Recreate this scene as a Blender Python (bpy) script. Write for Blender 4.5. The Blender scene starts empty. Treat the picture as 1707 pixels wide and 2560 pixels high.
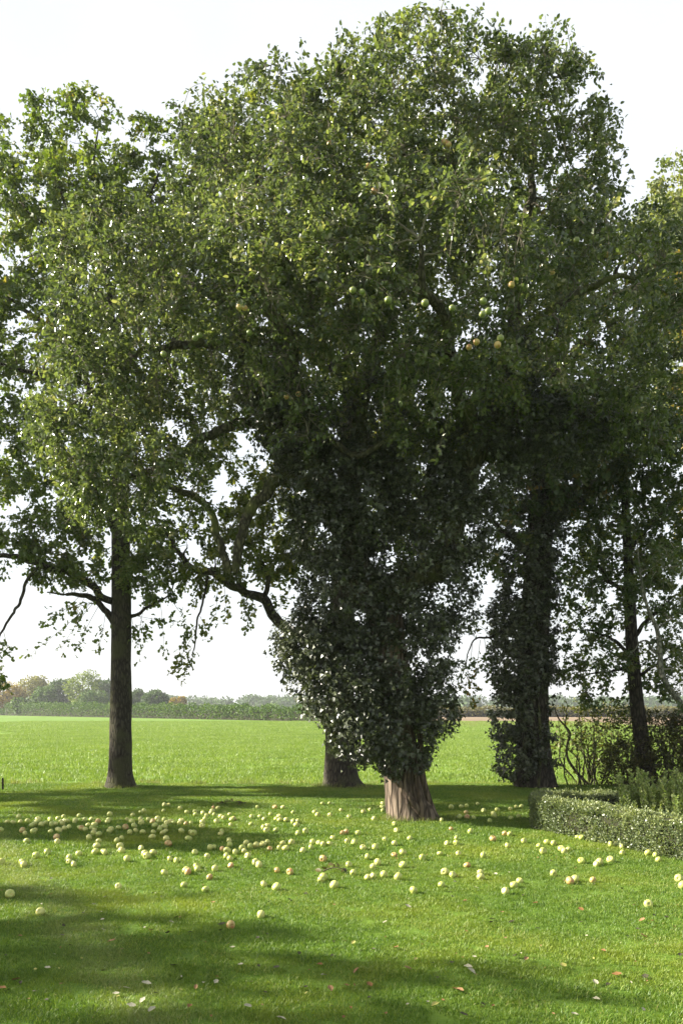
import bpy, math, random
import numpy as np
from mathutils import Vector, Matrix, noise as mnoise

# ------------------------------------------------------------------ camera, sky, sun, exposure
SC = bpy.context.scene
COL = SC.collection
H, F, HZ, CX = 1.6, 2200.0, 1772.0, 853.5        # eye height, focal length in photo px, horizon row, centre column
cam = bpy.data.cameras.new("camera"); camo = bpy.data.objects.new("camera", cam); COL.objects.link(camo)
camo.location = (0, 0, H); camo.rotation_euler = (math.radians(90), 0, 0)
cam.sensor_fit = 'VERTICAL'; cam.sensor_height = 36.0; cam.lens = F / 2560.0 * 36.0
cam.shift_y = (HZ - 1280.0) / 2560.0
cam.clip_start = 0.05; cam.clip_end = 6000
SC.camera = camo

SUN_EL, SUN_AZ = math.radians(28), math.radians(5)   # azimuth measured from -X towards +Y
to_sun = Vector((-math.cos(SUN_EL) * math.cos(SUN_AZ), math.cos(SUN_EL) * math.sin(SUN_AZ), math.sin(SUN_EL)))
world = bpy.data.worlds.new("World"); SC.world = world; world.use_nodes = True
wn, wl = world.node_tree.nodes, world.node_tree.links
wn.clear()
wo = wn.new('ShaderNodeOutputWorld'); bg = wn.new('ShaderNodeBackground'); sky = wn.new('ShaderNodeTexSky')
sky.sky_type = 'NISHITA'; sky.sun_disc = False; sky.sun_elevation = SUN_EL
sky.sun_rotation = math.atan2(to_sun.x, to_sun.y); sky.air_density = 1.0; sky.dust_density = 4.0; sky.ozone_density = 1.0
wtc = wn.new('ShaderNodeTexCoord'); wno = wn.new('ShaderNodeTexNoise'); wno.inputs['Scale'].default_value = 1.6
wno.inputs['Detail'].default_value = 5
wmp = wn.new('ShaderNodeMapRange'); wmp.inputs[1].default_value = 0.3; wmp.inputs[2].default_value = 0.7
wmp.inputs[3].default_value = 0.55; wmp.inputs[4].default_value = 0.85
wmx = wn.new('ShaderNodeMix'); wmx.data_type = 'RGBA'
wmx.inputs[7].default_value = (5.8, 6.0, 6.15, 1)       # thin white cloud veil
wl.new(wtc.outputs['Generated'], wno.inputs['Vector']); wl.new(wno.outputs['Fac'], wmp.inputs[0])
wl.new(wmp.outputs[0], wmx.inputs[0]); wl.new(sky.outputs[0], wmx.inputs[6])
wl.new(wmx.outputs[2], bg.inputs['Color']); bg.inputs['Strength'].default_value = 0.052
wl.new(bg.outputs[0], wo.inputs[0])

sl = bpy.data.lights.new("sun", 'SUN'); sl.energy = 5.0; sl.angle = math.radians(0.53); sl.color = (1.0, 0.93, 0.82)
so = bpy.data.objects.new("sun", sl); COL.objects.link(so)
so.rotation_euler = (-to_sun).to_track_quat('-Z', 'Y').to_euler(); so.location = (-20, 5, 25)

vs = SC.view_settings
vs.view_transform = 'Standard'; vs.look = 'None'; vs.gamma = 1.0; vs.use_curve_mapping = False; vs.exposure = 2.0
SC.render.film_transparent = False
try:
    SC.cycles.use_denoising = True
    SC.cycles.max_bounces = 8; SC.cycles.transmission_bounces = 4; SC.cycles.diffuse_bounces = 4; SC.cycles.glossy_bounces = 2
    SC.cycles.volume_bounces = 0; SC.cycles.transparent_max_bounces = 8
    SC.cycles.sample_clamp_indirect = 4
except Exception:
    pass

random.seed(11); RG = np.random.default_rng(11)

# ------------------------------------------------------------------ helpers
def W(x, y, Y):            # photo pixel at depth Y -> world
    return np.array(((x - CX) * Y / F, Y, H - (y - HZ) * Y / F))
def G(x, y):               # photo pixel on the flat ground -> world
    Y = H * F / (y - HZ)
    return np.array(((x - CX) * Y / F, Y, 0.0))
def lz(x, y):              # lawn relief
    return 0.02 * mnoise.noise((x * 0.22 + 3.1, y * 0.22, 0.0)) + 0.008 * mnoise.noise((x * 0.8, y * 0.8, 5.0))

def tag(o, label=None, cat=None, group=None, kind=None):
    if label: o['label'] = label
    if cat: o['category'] = cat
    if group: o['group'] = group
    if kind: o['kind'] = kind
    return o
def empty(name, loc=(0, 0, 0)):
    o = bpy.data.objects.new(name, None); COL.objects.link(o); o.location = loc; o.empty_display_size = 0.2
    return o
def link(name, me, mat=None, parent=None, link_it=True):
    o = bpy.data.objects.new(name, me)
    if link_it: COL.objects.link(o)
    if mat is not None and len(me.materials) == 0: me.materials.append(mat)
    if parent is not None:
        o.parent = parent
        o.matrix_parent_inverse = Matrix.Translation(parent.location).inverted()
    return o

class MB:
    """collects vertices and quads / tris as numpy arrays, one mesh object in the end"""
    def __init__(s):
        s.v, s.q, s.t, s.r, s.n = [], [], [], [], 0
    def add(s, v, quads=None, tris=None, rnd=None):
        v = np.asarray(v, dtype=np.float32).reshape(-1, 3)
        s.v.append(v)
        if quads is not None and len(quads): s.q.append(np.asarray(quads, dtype=np.int64).reshape(-1, 4) + s.n)
        if tris is not None and len(tris): s.t.append(np.asarray(tris, dtype=np.int64).reshape(-1, 3) + s.n)
        s.r.append(np.full(len(v), 0.5, np.float32) if rnd is None else np.asarray(rnd, np.float32).reshape(-1))
        s.n += len(v)
    def mesh(s, name, smooth=True):
        me = bpy.data.meshes.new(name)
        v = np.concatenate(s.v)
        q = np.concatenate(s.q) if s.q else np.zeros((0, 4), np.int64)
        t = np.concatenate(s.t) if s.t else np.zeros((0, 3), np.int64)
        me.vertices.add(len(v)); me.vertices.foreach_set('co', v.ravel())
        me.loops.add(q.size + t.size)
        me.loops.foreach_set('vertex_index', np.concatenate((q.ravel(), t.ravel())).astype(np.int32))
        me.polygons.add(len(q) + len(t))
        ls = np.concatenate((np.arange(len(q)) * 4, q.size + np.arange(len(t)) * 3)).astype(np.int32)
        me.polygons.foreach_set('loop_start', ls)
        try:
            me.polygons.foreach_set('loop_total', np.concatenate((np.full(len(q), 4), np.full(len(t), 3))).astype(np.int32))
        except Exception:
            pass
        me.polygons.foreach_set('use_smooth', np.full(len(q) + len(t), smooth))
        a = me.attributes.new('rnd', 'FLOAT', 'POINT'); a.data.foreach_set('value', np.concatenate(s.r))
        me.update(calc_edges=True); me.validate()
        return me
    def box(s, c, size, rz=0.0, rnd=None):
        x, y, z = np.array(size) / 2
        v = np.array([(-x,-y,-z),(x,-y,-z),(x,y,-z),(-x,y,-z),(-x,-y,z),(x,-y,z),(x,y,z),(-x,y,z)])
        ca, sa = math.cos(rz), math.sin(rz)
        v = np.stack((v[:,0]*ca - v[:,1]*sa, v[:,0]*sa + v[:,1]*ca, v[:,2]), 1) + np.array(c)
        s.add(v, [(3,2,1,0),(4,5,6,7),(0,1,5,4),(1,2,6,5),(2,3,7,6),(3,0,4,7)])
    def tubes(s, P, R, sides=4, prof=None, cap=True):
        """P (n,k,3) centre lines, R (n,k) radii; prof(j, ring angle array) optional radius factor (k,sides)"""
        P = np.asarray(P, float); R = np.asarray(R, float)
        n, k, _ = P.shape
        T = np.gradient(P, axis=1); T /= np.linalg.norm(T, axis=2, keepdims=True) + 1e-9
        ref = np.zeros((n, 1, 3)); ref[:, 0, 0] = 1.0
        mt = np.abs(T.mean(1))
        use_y = mt[:, 0] > 0.8
        ref[use_y] = (0, 1, 0)
        A = np.cross(T, ref); A /= np.linalg.norm(A, axis=2, keepdims=True) + 1e-9
        B = np.cross(T, A)
        th = np.arange(sides) * 2 * np.pi / sides
        rr = R[:, :, None] * (np.ones((k, sides)) if prof is None else prof)[None]
        V = P[:, :, None, :] + rr[..., None] * (np.cos(th)[None, None, :, None] * A[:, :, None, :] + np.sin(th)[None, None, :, None] * B[:, :, None, :])
        j = np.arange(k - 1)[:, None]; i = np.arange(sides)[None, :]; i2 = (i + 1) % sides
        q = np.stack((j*sides + i, (j+1)*sides + i, (j+1)*sides + i2, j*sides + i2), -1).reshape(-1, 4)
        Q = (q[None] + (np.arange(n) * k * sides)[:, None, None]).reshape(-1, 4)
        s.add(V.reshape(-1, 3), Q)

def smooth_line(pts, n):
    """Catmull-Rom through (x,y,z,r) control points, n samples"""
    P = np.asarray(pts, float)
    P = np.vstack((2*P[0]-P[1], P, 2*P[-1]-P[-2]))
    P[0, 3] = max(P[0, 3], 0); P[-1, 3] = pts[-1][3]
    m = len(P) - 3
    u = np.linspace(0, m - 1e-6, n); i = u.astype(int); t = (u - i)[:, None]
    a, b, c, d = P[i], P[i+1], P[i+2], P[i+3]
    o = 0.5*((2*b) + (-a+c)*t + (2*a-5*b+4*c-d)*t*t + (-a+3*b-3*c+d)*t**3)
    o[:, 3] = np.maximum(o[:, 3], 0.002)
    return o
def px_line(pts):
    """[(x px, y px, depth, radius), ...] -> world control points"""
    return [tuple(W(x, y, Y)) + (r,) for x, y, Y, r in pts]
def unit(a): return a / (np.linalg.norm(a, axis=-1, keepdims=True) + 1e-9)

# ------------------------------------------------------------------ materials
MATS = {}
def newmat(name):
    m = bpy.data.materials.new(name); m.use_nodes = True
    n = m.node_tree.nodes; n.clear(); MATS[name] = m
    return m, n, m.node_tree.links
def ramp(n, stops):
    r = n.new('ShaderNodeValToRGB'); e = r.color_ramp.elements
    while len(e) > 1: e.remove(e[-1])
    e[0].position = stops[0][0]; e[0].color = (*stops[0][1], 1)
    for p, c in stops[1:]:
        x = e.new(p); x.color = (*c, 1)
    return r
def leaf_mat(name, stops, rough=0.42, transl=0.35, tcol=(1.25, 1.3, 0.5), patch=None, spec=0.5, pscale=0.7, inst=False, pale_strip=False):
    m, n, l = newmat(name)
    at = n.new('ShaderNodeAttribute'); at.attribute_name = 'rnd'
    fac = at.outputs['Fac']
    geo = n.new('ShaderNodeNewGeometry'); nz = n.new('ShaderNodeTexNoise'); nz.inputs['Scale'].default_value = pscale
    nz.inputs['Detail'].default_value = 2
    l.new(geo.outputs['Position'], nz.inputs['Vector'])
    ad = n.new('ShaderNodeMath'); ad.operation = 'MULTIPLY_ADD'; ad.inputs[1].default_value = 0.8
    l.new(nz.outputs['Fac'], ad.inputs[0])
    sb = n.new('ShaderNodeMath'); sb.operation = 'SUBTRACT'; sb.inputs[1].default_value = 0.4
    l.new(fac, sb.inputs[0]); l.new(sb.outputs[0], ad.inputs[2])
    r = ramp(n, stops); l.new(ad.outputs[0], r.inputs[0])
    col = r.outputs[0]
    if patch:
        pc, lo, hi, sc, off = patch
        n2 = n.new('ShaderNodeTexNoise'); n2.inputs['Scale'].default_value = sc; n2.inputs['Detail'].default_value = 3
        va = n.new('ShaderNodeVectorMath'); va.operation = 'ADD'; va.inputs[1].default_value = (off, off*.7, 0)
        l.new(geo.outputs['Position'], va.inputs[0]); l.new(va.outputs[0], n2.inputs['Vector'])
        mr = n.new('ShaderNodeMapRange'); mr.inputs[1].default_value = lo; mr.inputs[2].default_value = hi
        l.new(n2.outputs['Fac'], mr.inputs[0])
        mx = n.new('ShaderNodeMix'); mx.data_type = 'RGBA'; mx.inputs[7].default_value = (*pc, 1)
        l.new(mr.outputs[0], mx.inputs[0]); l.new(col, mx.inputs[6]); col = mx.outputs[2]
    if pale_strip:     # faint pale strip mixed into the grass colour across the lawn
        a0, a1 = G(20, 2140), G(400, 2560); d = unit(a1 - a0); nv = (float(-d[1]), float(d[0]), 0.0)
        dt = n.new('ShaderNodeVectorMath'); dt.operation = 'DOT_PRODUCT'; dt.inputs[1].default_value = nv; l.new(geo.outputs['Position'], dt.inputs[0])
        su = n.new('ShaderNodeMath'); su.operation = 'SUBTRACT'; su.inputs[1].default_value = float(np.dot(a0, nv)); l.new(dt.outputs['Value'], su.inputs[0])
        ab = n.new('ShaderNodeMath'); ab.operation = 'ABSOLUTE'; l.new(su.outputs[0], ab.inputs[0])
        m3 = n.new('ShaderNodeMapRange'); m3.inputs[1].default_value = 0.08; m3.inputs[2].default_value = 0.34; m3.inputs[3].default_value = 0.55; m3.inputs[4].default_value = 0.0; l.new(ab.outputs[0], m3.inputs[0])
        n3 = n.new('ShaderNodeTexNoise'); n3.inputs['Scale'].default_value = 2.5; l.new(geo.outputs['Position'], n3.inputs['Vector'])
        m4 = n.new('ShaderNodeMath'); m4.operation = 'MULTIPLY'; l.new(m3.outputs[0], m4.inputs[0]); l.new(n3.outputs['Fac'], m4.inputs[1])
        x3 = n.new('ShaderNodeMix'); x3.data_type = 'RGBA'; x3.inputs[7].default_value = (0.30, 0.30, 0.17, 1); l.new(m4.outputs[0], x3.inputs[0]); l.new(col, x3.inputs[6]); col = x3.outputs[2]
    p = n.new('ShaderNodeBsdfPrincipled'); p.inputs['Roughness'].default_value = rough
    p.inputs['Specular IOR Level'].default_value = spec
    l.new(col, p.inputs['Base Color'])
    t = n.new('ShaderNodeBsdfTranslucent')
    mu = n.new('ShaderNodeMix'); mu.data_type = 'RGBA'; mu.blend_type = 'MULTIPLY'; mu.inputs[0].default_value = 1
    mu.inputs[7].default_value = (*tcol, 1); mu.clamp_result = False
    l.new(col, mu.inputs[6]); l.new(mu.outputs[2], t.inputs['Color'])
    ms = n.new('ShaderNodeMixShader'); ms.inputs[0].default_value = transl
    l.new(p.outputs[0], ms.inputs[1]); l.new(t.outputs[0], ms.inputs[2])
    o = n.new('ShaderNodeOutputMaterial'); l.new(ms.outputs[0], o.inputs[0])
    return m
def bark_mat(name, c1, c2, scale=9.0, stretch=0.25, bump=0.6, moss=None):
    m, n, l = newmat(name)
    tc = n.new('ShaderNodeTexCoord'); mp = n.new('ShaderNodeMapping'); mp.inputs['Scale'].default_value = (scale, scale, scale*stretch)
    l.new(tc.outputs['Object'], mp.inputs['Vector'])
    vo = n.new('ShaderNodeTexVoronoi'); vo.feature = 'DISTANCE_TO_EDGE'; vo.inputs['Scale'].default_value = 1.6
    nz = n.new('ShaderNodeTexNoise'); nz.inputs['Scale'].default_value = 2.2; nz.inputs['Detail'].default_value = 8; nz.inputs['Roughness'].default_value = 0.65
    l.new(mp.outputs[0], nz.inputs['Vector'])
    ds = n.new('ShaderNodeMix'); ds.data_type = 'RGBA'; ds.inputs[0].default_value = 0.25
    l.new(mp.outputs[0], ds.inputs[6]); l.new(nz.outputs['Color'], ds.inputs[7]); l.new(ds.outputs[2], vo.inputs['Vector'])
    mr = n.new('ShaderNodeMapRange'); mr.inputs[2].default_value = 0.22; l.new(vo.outputs['Distance'], mr.inputs[0])
    hm = n.new('ShaderNodeMath'); hm.operation = 'MULTIPLY'; l.new(mr.outputs[0], hm.inputs[0]); l.new(nz.outputs['Fac'], hm.inputs[1])
    r = ramp(n, [(0.0, tuple(0.45*c for c in c1)), (0.3, c1), (0.75, c2)]); l.new(hm.outputs[0], r.inputs[0])
    col = r.outputs[0]
    if moss:
        n2 = n.new('ShaderNodeTexNoise'); n2.inputs['Scale'].default_value = 2.5; n2.inputs['Detail'].default_value = 4
        l.new(tc.outputs['Object'], n2.inputs['Vector'])
        m2 = n.new('ShaderNodeMapRange'); m2.inputs[1].default_value = 0.48; m2.inputs[2].default_value = 0.66; l.new(n2.outputs['Fac'], m2.inputs[0])
        mx = n.new('ShaderNodeMix'); mx.data_type = 'RGBA'; mx.inputs[7].default_value = (*moss, 1)
        l.new(m2.outputs[0], mx.inputs[0]); l.new(col, mx.inputs[6]); col = mx.outputs[2]
    p = n.new('ShaderNodeBsdfPrincipled'); p.inputs['Roughness'].default_value = 0.9; p.inputs['Specular IOR Level'].default_value = 0.2
    l.new(col, p.inputs['Base Color'])
    bp = n.new('ShaderNodeBump'); bp.inputs['Strength'].default_value = bump; bp.inputs['Distance'].default_value = 0.03
    l.new(hm.outputs[0], bp.inputs['Height']); l.new(bp.outputs[0], p.inputs['Normal'])
    o = n.new('ShaderNodeOutputMaterial'); l.new(p.outputs[0], o.inputs[0])
    return m
def plain(name, c, rough=0.6, spec=0.4, vary=None, scale=3.0, metal=0.0):
    m, n, l = newmat(name)
    p = n.new('ShaderNodeBsdfPrincipled'); p.inputs['Roughness'].default_value = rough; p.inputs['Specular IOR Level'].default_value = spec
    p.inputs['Metallic'].default_value = metal
    if vary:
        tc = n.new('ShaderNodeTexCoord'); nz = n.new('ShaderNodeTexNoise'); nz.inputs['Scale'].default_value = scale; nz.inputs['Detail'].default_value = 5
        l.new(tc.outputs['Object'], nz.inputs['Vector']); r = ramp(n, [(0.35, c), (0.65, vary)]); l.new(nz.outputs['Fac'], r.inputs[0])
        l.new(r.outputs[0], p.inputs['Base Color'])
    else:
        p.inputs['Base Color'].default_value = (*c, 1)
    o = n.new('ShaderNodeOutputMaterial'); l.new(p.outputs[0], o.inputs[0])
    return m

M_apple = leaf_mat('apple_leaf', [(0.0, (0.034, 0.054, 0.027)), (0.45, (0.081, 0.111, 0.044)), (0.8, (0.149, 0.186, 0.072)), (1.0, (0.276, 0.273, 0.150))], rough=0.24, transl=0.45, spec=0.7, tcol=(1.25, 1.25, 0.55))
M_ivy = leaf_mat('ivy_leaf', [(0.0, (0.017, 0.024, 0.010)), (0.5, (0.037, 0.047, 0.020)), (1.0, (0.085, 0.10, 0.048))], rough=0.36, transl=0.16, spec=0.5)
M_oak = leaf_mat('oak_leaf', [(0.0, (0.047, 0.079, 0.016)), (0.5, (0.100, 0.142, 0.025)), (0.9, (0.168, 0.200, 0.042)), (1.0, (0.284, 0.231, 0.053))], rough=0.45, transl=0.4)
M_oak2 = leaf_mat('oak_leaf_yellowing', [(0.0, (0.05, 0.075, 0.016)), (0.5, (0.105, 0.135, 0.026)), (0.9, (0.19, 0.19, 0.04)), (1.0, (0.3, 0.24, 0.05))], rough=0.45, transl=0.42)
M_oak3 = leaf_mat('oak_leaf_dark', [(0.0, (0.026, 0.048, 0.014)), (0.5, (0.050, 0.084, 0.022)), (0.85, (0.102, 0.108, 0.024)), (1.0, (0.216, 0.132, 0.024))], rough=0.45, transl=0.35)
M_pale = leaf_mat('pale_leaf', [(0.0, (0.072, 0.096, 0.036)), (0.5, (0.144, 0.180, 0.060)), (1.0, (0.240, 0.240, 0.096))], rough=0.5, transl=0.4)
M_gold = leaf_mat('gold_leaf', [(0.0, (0.10, 0.08, 0.012)), (0.5, (0.22, 0.16, 0.015)), (1.0, (0.3, 0.2, 0.03))], rough=0.5, transl=0.4)
M_slim = leaf_mat('maple_leaf', [(0.0, (0.030, 0.054, 0.017)), (0.5, (0.060, 0.096, 0.024)), (1.0, (0.144, 0.156, 0.036))], rough=0.45, transl=0.38)
M_shrub = leaf_mat('shrub_leaf', [(0.0, (0.044, 0.055, 0.017)), (0.5, (0.099, 0.121, 0.022)), (1.0, (0.220, 0.198, 0.044))], rough=0.5, transl=0.4)
M_bush = leaf_mat('bush_leaf', [(0.0, (0.03, 0.035, 0.012)), (0.5, (0.06, 0.065, 0.018)), (1.0, (0.12, 0.1, 0.03))], rough=0.5, transl=0.35)
M_box = leaf_mat('box_leaf', [(0.0, (0.07, 0.10, 0.045)), (0.5, (0.14, 0.175, 0.075)), (1.0, (0.26, 0.29, 0.11))], rough=0.4, transl=0.25, pscale=2.0)
M_herb = leaf_mat('herb_leaf', [(0.0, (0.12, 0.17, 0.05)), (0.5, (0.20, 0.27, 0.08)), (1.0, (0.34, 0.38, 0.16))], rough=0.5, transl=0.35, pscale=2.0)
M_grass = leaf_mat('lawn_grass', [(0.0, (0.050, 0.106, 0.012)), (0.5, (0.106, 0.184, 0.021)), (0.95, (0.184, 0.248, 0.039)), (1.0, (0.288, 0.297, 0.090))], rough=0.5, transl=0.35, tcol=(1.2, 1.25, 0.45), pscale=0.9, spec=0.35, patch=((0.22, 0.26, 0.035), 0.5, 0.75, 0.6, 3.0), pale_strip=True)
M_field = leaf_mat('field_grass', [(0.0, (0.092, 0.158, 0.023)), (0.5, (0.15, 0.225, 0.038)), (1.0, (0.245, 0.31, 0.075))], rough=0.5, transl=0.35, tcol=(1.2, 1.25, 0.45), pscale=0.35, spec=0.35)
M_verge = leaf_mat('verge_grass', [(0.0, (0.07, 0.10, 0.02)), (0.5, (0.15, 0.19, 0.04)), (1.0, (0.30, 0.28, 0.10))], rough=0.6, transl=0.35, pscale=0.8)
M_bark_apple = bark_mat('apple_bark', (0.09, 0.068, 0.048), (0.25, 0.195, 0.145), 10, 0.13, 0.9)
M_bark_limb = bark_mat('limb_bark', (0.05, 0.047, 0.028), (0.14, 0.13, 0.075), 14, 0.4, 0.6, moss=(0.09, 0.10, 0.03))
M_bark_oak = bark_mat('oak_bark', (0.035, 0.03, 0.022), (0.095, 0.08, 0.056), 16, 0.3, 0.9, moss=(0.055, 0.055, 0.024))
M_bark_dark = bark_mat('dark_bark', (0.035, 0.03, 0.022), (0.09, 0.075, 0.055), 12, 0.3, 0.8)
M_bark_pale = bark_mat('pale_bark', (0.14, 0.14, 0.11), (0.28, 0.27, 0.22), 12, 0.6, 0.4)
M_twig = plain('twig_wood', (0.06, 0.05, 0.03), 0.85, 0.2, (0.13, 0.11, 0.07))
M_twig_apple = plain('twig_apple', (0.10, 0.088, 0.06), 0.85, 0.2, (0.2, 0.18, 0.13))
M_twig_pale = plain('twig_pale', (0.2, 0.18, 0.14), 0.85, 0.2, (0.3, 0.28, 0.22))

# ------------------------------------------------------------------ ground materials
def ground_mat(name, stops, scale, detail=6, bump=0.3, bscale=40.0, pale_strip=None, dist=0.02):
    m, n, l = newmat(name)
    geo = n.new('ShaderNodeNewGeometry')
    nz = n.new('ShaderNodeTexNoise'); nz.inputs['Scale'].default_value = scale; nz.inputs['Detail'].default_value = detail; nz.inputs['Roughness'].default_value = 0.6
    l.new(geo.outputs['Position'], nz.inputs['Vector'])
    r = ramp(n, stops); l.new(nz.outputs['Fac'], r.inputs[0])
    n2 = n.new('ShaderNodeTexNoise'); n2.inputs['Scale'].default_value = bscale; n2.inputs['Detail'].default_value = 4
    l.new(geo.outputs['Position'], n2.inputs['Vector'])
    p = n.new('ShaderNodeBsdfPrincipled'); p.inputs['Roughness'].default_value = 0.9; p.inputs['Specular IOR Level'].default_value = 0.15
    l.new(r.outputs[0], p.inputs['Base Color'])
    bp = n.new('ShaderNodeBump'); bp.inputs['Strength'].default_value = bump; bp.inputs['Distance'].default_value = dist
    l.new(n2.outputs['Fac'], bp.inputs['Height']); l.new(bp.outputs[0], p.inputs['Normal'])
    o = n.new('ShaderNodeOutputMaterial'); l.new(p.outputs[0], o.inputs[0])
    return m
M_lawn = ground_mat('lawn_ground', [(0.3, (0.055, 0.10, 0.012)), (0.5, (0.075, 0.135, 0.014)), (0.7, (0.11, 0.17, 0.022))], 1.2)
M_fieldg = ground_mat('field_ground', [(0.3, (0.085, 0.155, 0.016)), (0.5, (0.10, 0.175, 0.019)), (0.7, (0.117, 0.19, 0.023))], 0.06, bump=0.6, bscale=2.5, dist=0.1)
M_plough = ground_mat('ploughed_soil', [(0.3, (0.13, 0.095, 0.06)), (0.7, (0.22, 0.165, 0.105))], 0.08, bump=0.5, bscale=1.5, dist=0.2)

# ------------------------------------------------------------------ ground sheets
EDGE = lambda x: 18.75 + 0.12 * math.sin(x * 0.9) + 0.1 * mnoise.noise((x * 0.7, 1.0, 2.0))   # lawn / field boundary
def sheet(x0, x1, y0, y1, nx, ny, zf, yedge=None):
    xs = np.linspace(x0, x1, nx); v = []
    for j in range(ny):
        for x in xs:
            ye = yedge(x) if yedge else y1
            y = y0 + (ye - y0) * j / (ny - 1)
            v.append((x, y, zf(x, y)))
    j = np.arange(ny - 1)[:, None]; i = np.arange(nx - 1)[None]
    q = np.stack((j*nx+i, j*nx+i+1, (j+1)*nx+i+1, (j+1)*nx+i), -1).reshape(-1, 4)
    b = MB(); b.add(v, q); return b.mesh('sheet')
field = link('field', sheet(-1400, 1400, -60, 1400, 29, 29, lambda x, y: -0.07), M_fieldg)
tag(field, kind='structure')
lawn = link('lawn', sheet(-34, 30, -12, 18.75, 121, 71, lz, EDGE), M_lawn); tag(lawn, kind='structure')
pl = link('ploughed_field', sheet(8, 330, 86, 184, 9, 5, lambda x, y: -0.05), M_plough); tag(pl, kind='structure')

# ------------------------------------------------------------------ grass (uncountable: scattered tufts)
def tuft_obj(name, mat, n, rad, h0, h1, w, lean, seed):
    rg = np.random.default_rng(seed)
    a = rg.uniform(0, 2*np.pi, n); d = rad * np.sqrt(rg.uniform(0, 1, n))
    base = np.stack((d*np.cos(a), d*np.sin(a), np.full(n, -0.006)), 1)
    hh = rg.uniform(h0, h1, n); la = rg.uniform(0, 2*np.pi, n); ln = hh * rg.uniform(0.1, lean, n)
    dirv = np.stack((np.cos(la), np.sin(la), np.zeros(n)), 1)
    sa = rg.uniform(0, np.pi, n); side = np.stack((np.cos(sa), np.sin(sa), np.zeros(n)), 1) * (w * rg.uniform(.7, 1.3, n))[:, None] / 2
    up = np.array((0, 0, 1.0))
    mid = base + dirv*(ln*.35)[:, None] + up*(hh*.6)[:, None]; tip = base + dirv*ln[:, None] + up*hh[:, None]
    V = np.stack((base - side, base + side, mid + side*.75, mid - side*.75, tip), 1)
    k = np.arange(n)[:, None]*5
    b = MB(); b.add(V.reshape(-1, 3), k + np.array((0, 1, 2, 3)), k + np.array((3, 2, 4)), np.repeat(rg.uniform(0, 1, n), 5))
    return link(name, b.mesh(name), mat, None, False)
def scatter(name, emitter, protos, density, s0, s1, seed, label, cat):
    o = link(name, emitter)
    c = bpy.data.collections.new(name + '_tufts')
    for p in protos: c.objects.link(p)
    ng = bpy.data.node_groups.new(name, 'GeometryNodeTree')
    ng.interface.new_socket('Geometry', in_out='INPUT', socket_type='NodeSocketGeometry')
    ng.interface.new_socket('Geometry', in_out='OUTPUT', socket_type='NodeSocketGeometry')
    n, l = ng.nodes, ng.links
    gi, go = n.new('NodeGroupInput'), n.new('NodeGroupOutput')
    dp = n.new('GeometryNodeDistributePointsOnFaces'); dp.inputs['Density'].default_value = density; dp.inputs['Seed'].default_value = seed
    ci = n.new('GeometryNodeCollectionInfo'); ci.inputs['Collection'].default_value = c
    ci.inputs['Separate Children'].default_value = True; ci.inputs['Reset Children'].default_value = True
    io = n.new('GeometryNodeInstanceOnPoints'); io.inputs['Pick Instance'].default_value = True
    rv = n.new('FunctionNodeRandomValue'); rv.data_type = 'FLOAT_VECTOR'
    rv.inputs[0].default_value = (-.06, -.06, 0); rv.inputs[1].default_value = (.06, .06, 6.283)
    rs = n.new('FunctionNodeRandomValue'); rs.data_type = 'FLOAT'; rs.inputs[2].default_value = s0; rs.inputs[3].default_value = s1
    rs.inputs['Seed'].default_value = 5
    l.new(gi.outputs[0], dp.inputs['Mesh']); l.new(dp.outputs['Points'], io.inputs['Points']); l.new(ci.outputs[0], io.inputs['Instance'])
    l.new(rv.outputs[0], io.inputs['Rotation']); l.new(rs.outputs[1], io.inputs['Scale']); l.new(io.outputs[0], go.inputs[0])
    md = o.modifiers.new('scatter', 'NODES'); md.node_group = ng
    return tag(o, label, cat, kind='stuff')
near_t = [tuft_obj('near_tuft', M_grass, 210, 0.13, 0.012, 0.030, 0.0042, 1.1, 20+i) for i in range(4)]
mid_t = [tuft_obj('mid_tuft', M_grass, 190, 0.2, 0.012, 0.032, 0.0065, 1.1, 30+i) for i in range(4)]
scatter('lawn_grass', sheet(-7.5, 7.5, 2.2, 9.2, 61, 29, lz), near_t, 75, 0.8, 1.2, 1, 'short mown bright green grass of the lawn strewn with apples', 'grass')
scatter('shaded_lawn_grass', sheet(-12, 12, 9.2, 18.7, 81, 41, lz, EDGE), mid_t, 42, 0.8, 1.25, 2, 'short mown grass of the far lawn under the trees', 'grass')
field_t = [tuft_obj('field_tuft', M_field, 150, 0.45, 0.03, 0.085, 0.012, 0.9, 40+i) for i in range(4)]
scatter('field_grass', sheet(-22, 22, 18.7, 62, 9, 9, lambda x, y: -0.07), field_t, 5.5, 0.8, 1.3, 3, 'lush light green grass of the open field', 'grass')
field_t2 = [tuft_obj('far_field_tuft', M_field, 150, 0.7, 0.03, 0.09, 0.02, 0.9, 45+i) for i in range(3)]
scatter('far_field_grass', sheet(-42, 30, 62, 118, 9, 9, lambda x, y: -0.07), field_t2, 1.6, 0.8, 1.3, 13, 'light green grass of the field further out', 'grass')
verge_t = [tuft_obj('verge_tuft', M_verge, 60, 0.16, 0.06, 0.17, 0.007, 1.1, 50+i) for i in range(4)]
vb = MB(); xs = np.linspace(-11, 11, 67); vv = []
for x in xs:
    e = EDGE(x); vv += [(x, e - 0.06, -0.01), (x, e + 0.28 + 0.15*mnoise.noise((x*.8, 0, 0)), -0.06)]
i = np.arange(66)[:, None]*2; vb.add(vv, i + np.array((0, 2, 3, 1)))
scatter('verge_grass', vb.mesh('verge'), verge_t, 16, 0.5, 1.2, 4, 'rough pale grass fringe along the lawn edge by the field', 'grass')
bt = [tuft_obj('trunk_tuft', M_verge, 50, 0.10, 0.05, 0.15, 0.006, 1.0, 60+i) for i in range(3)]
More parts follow.
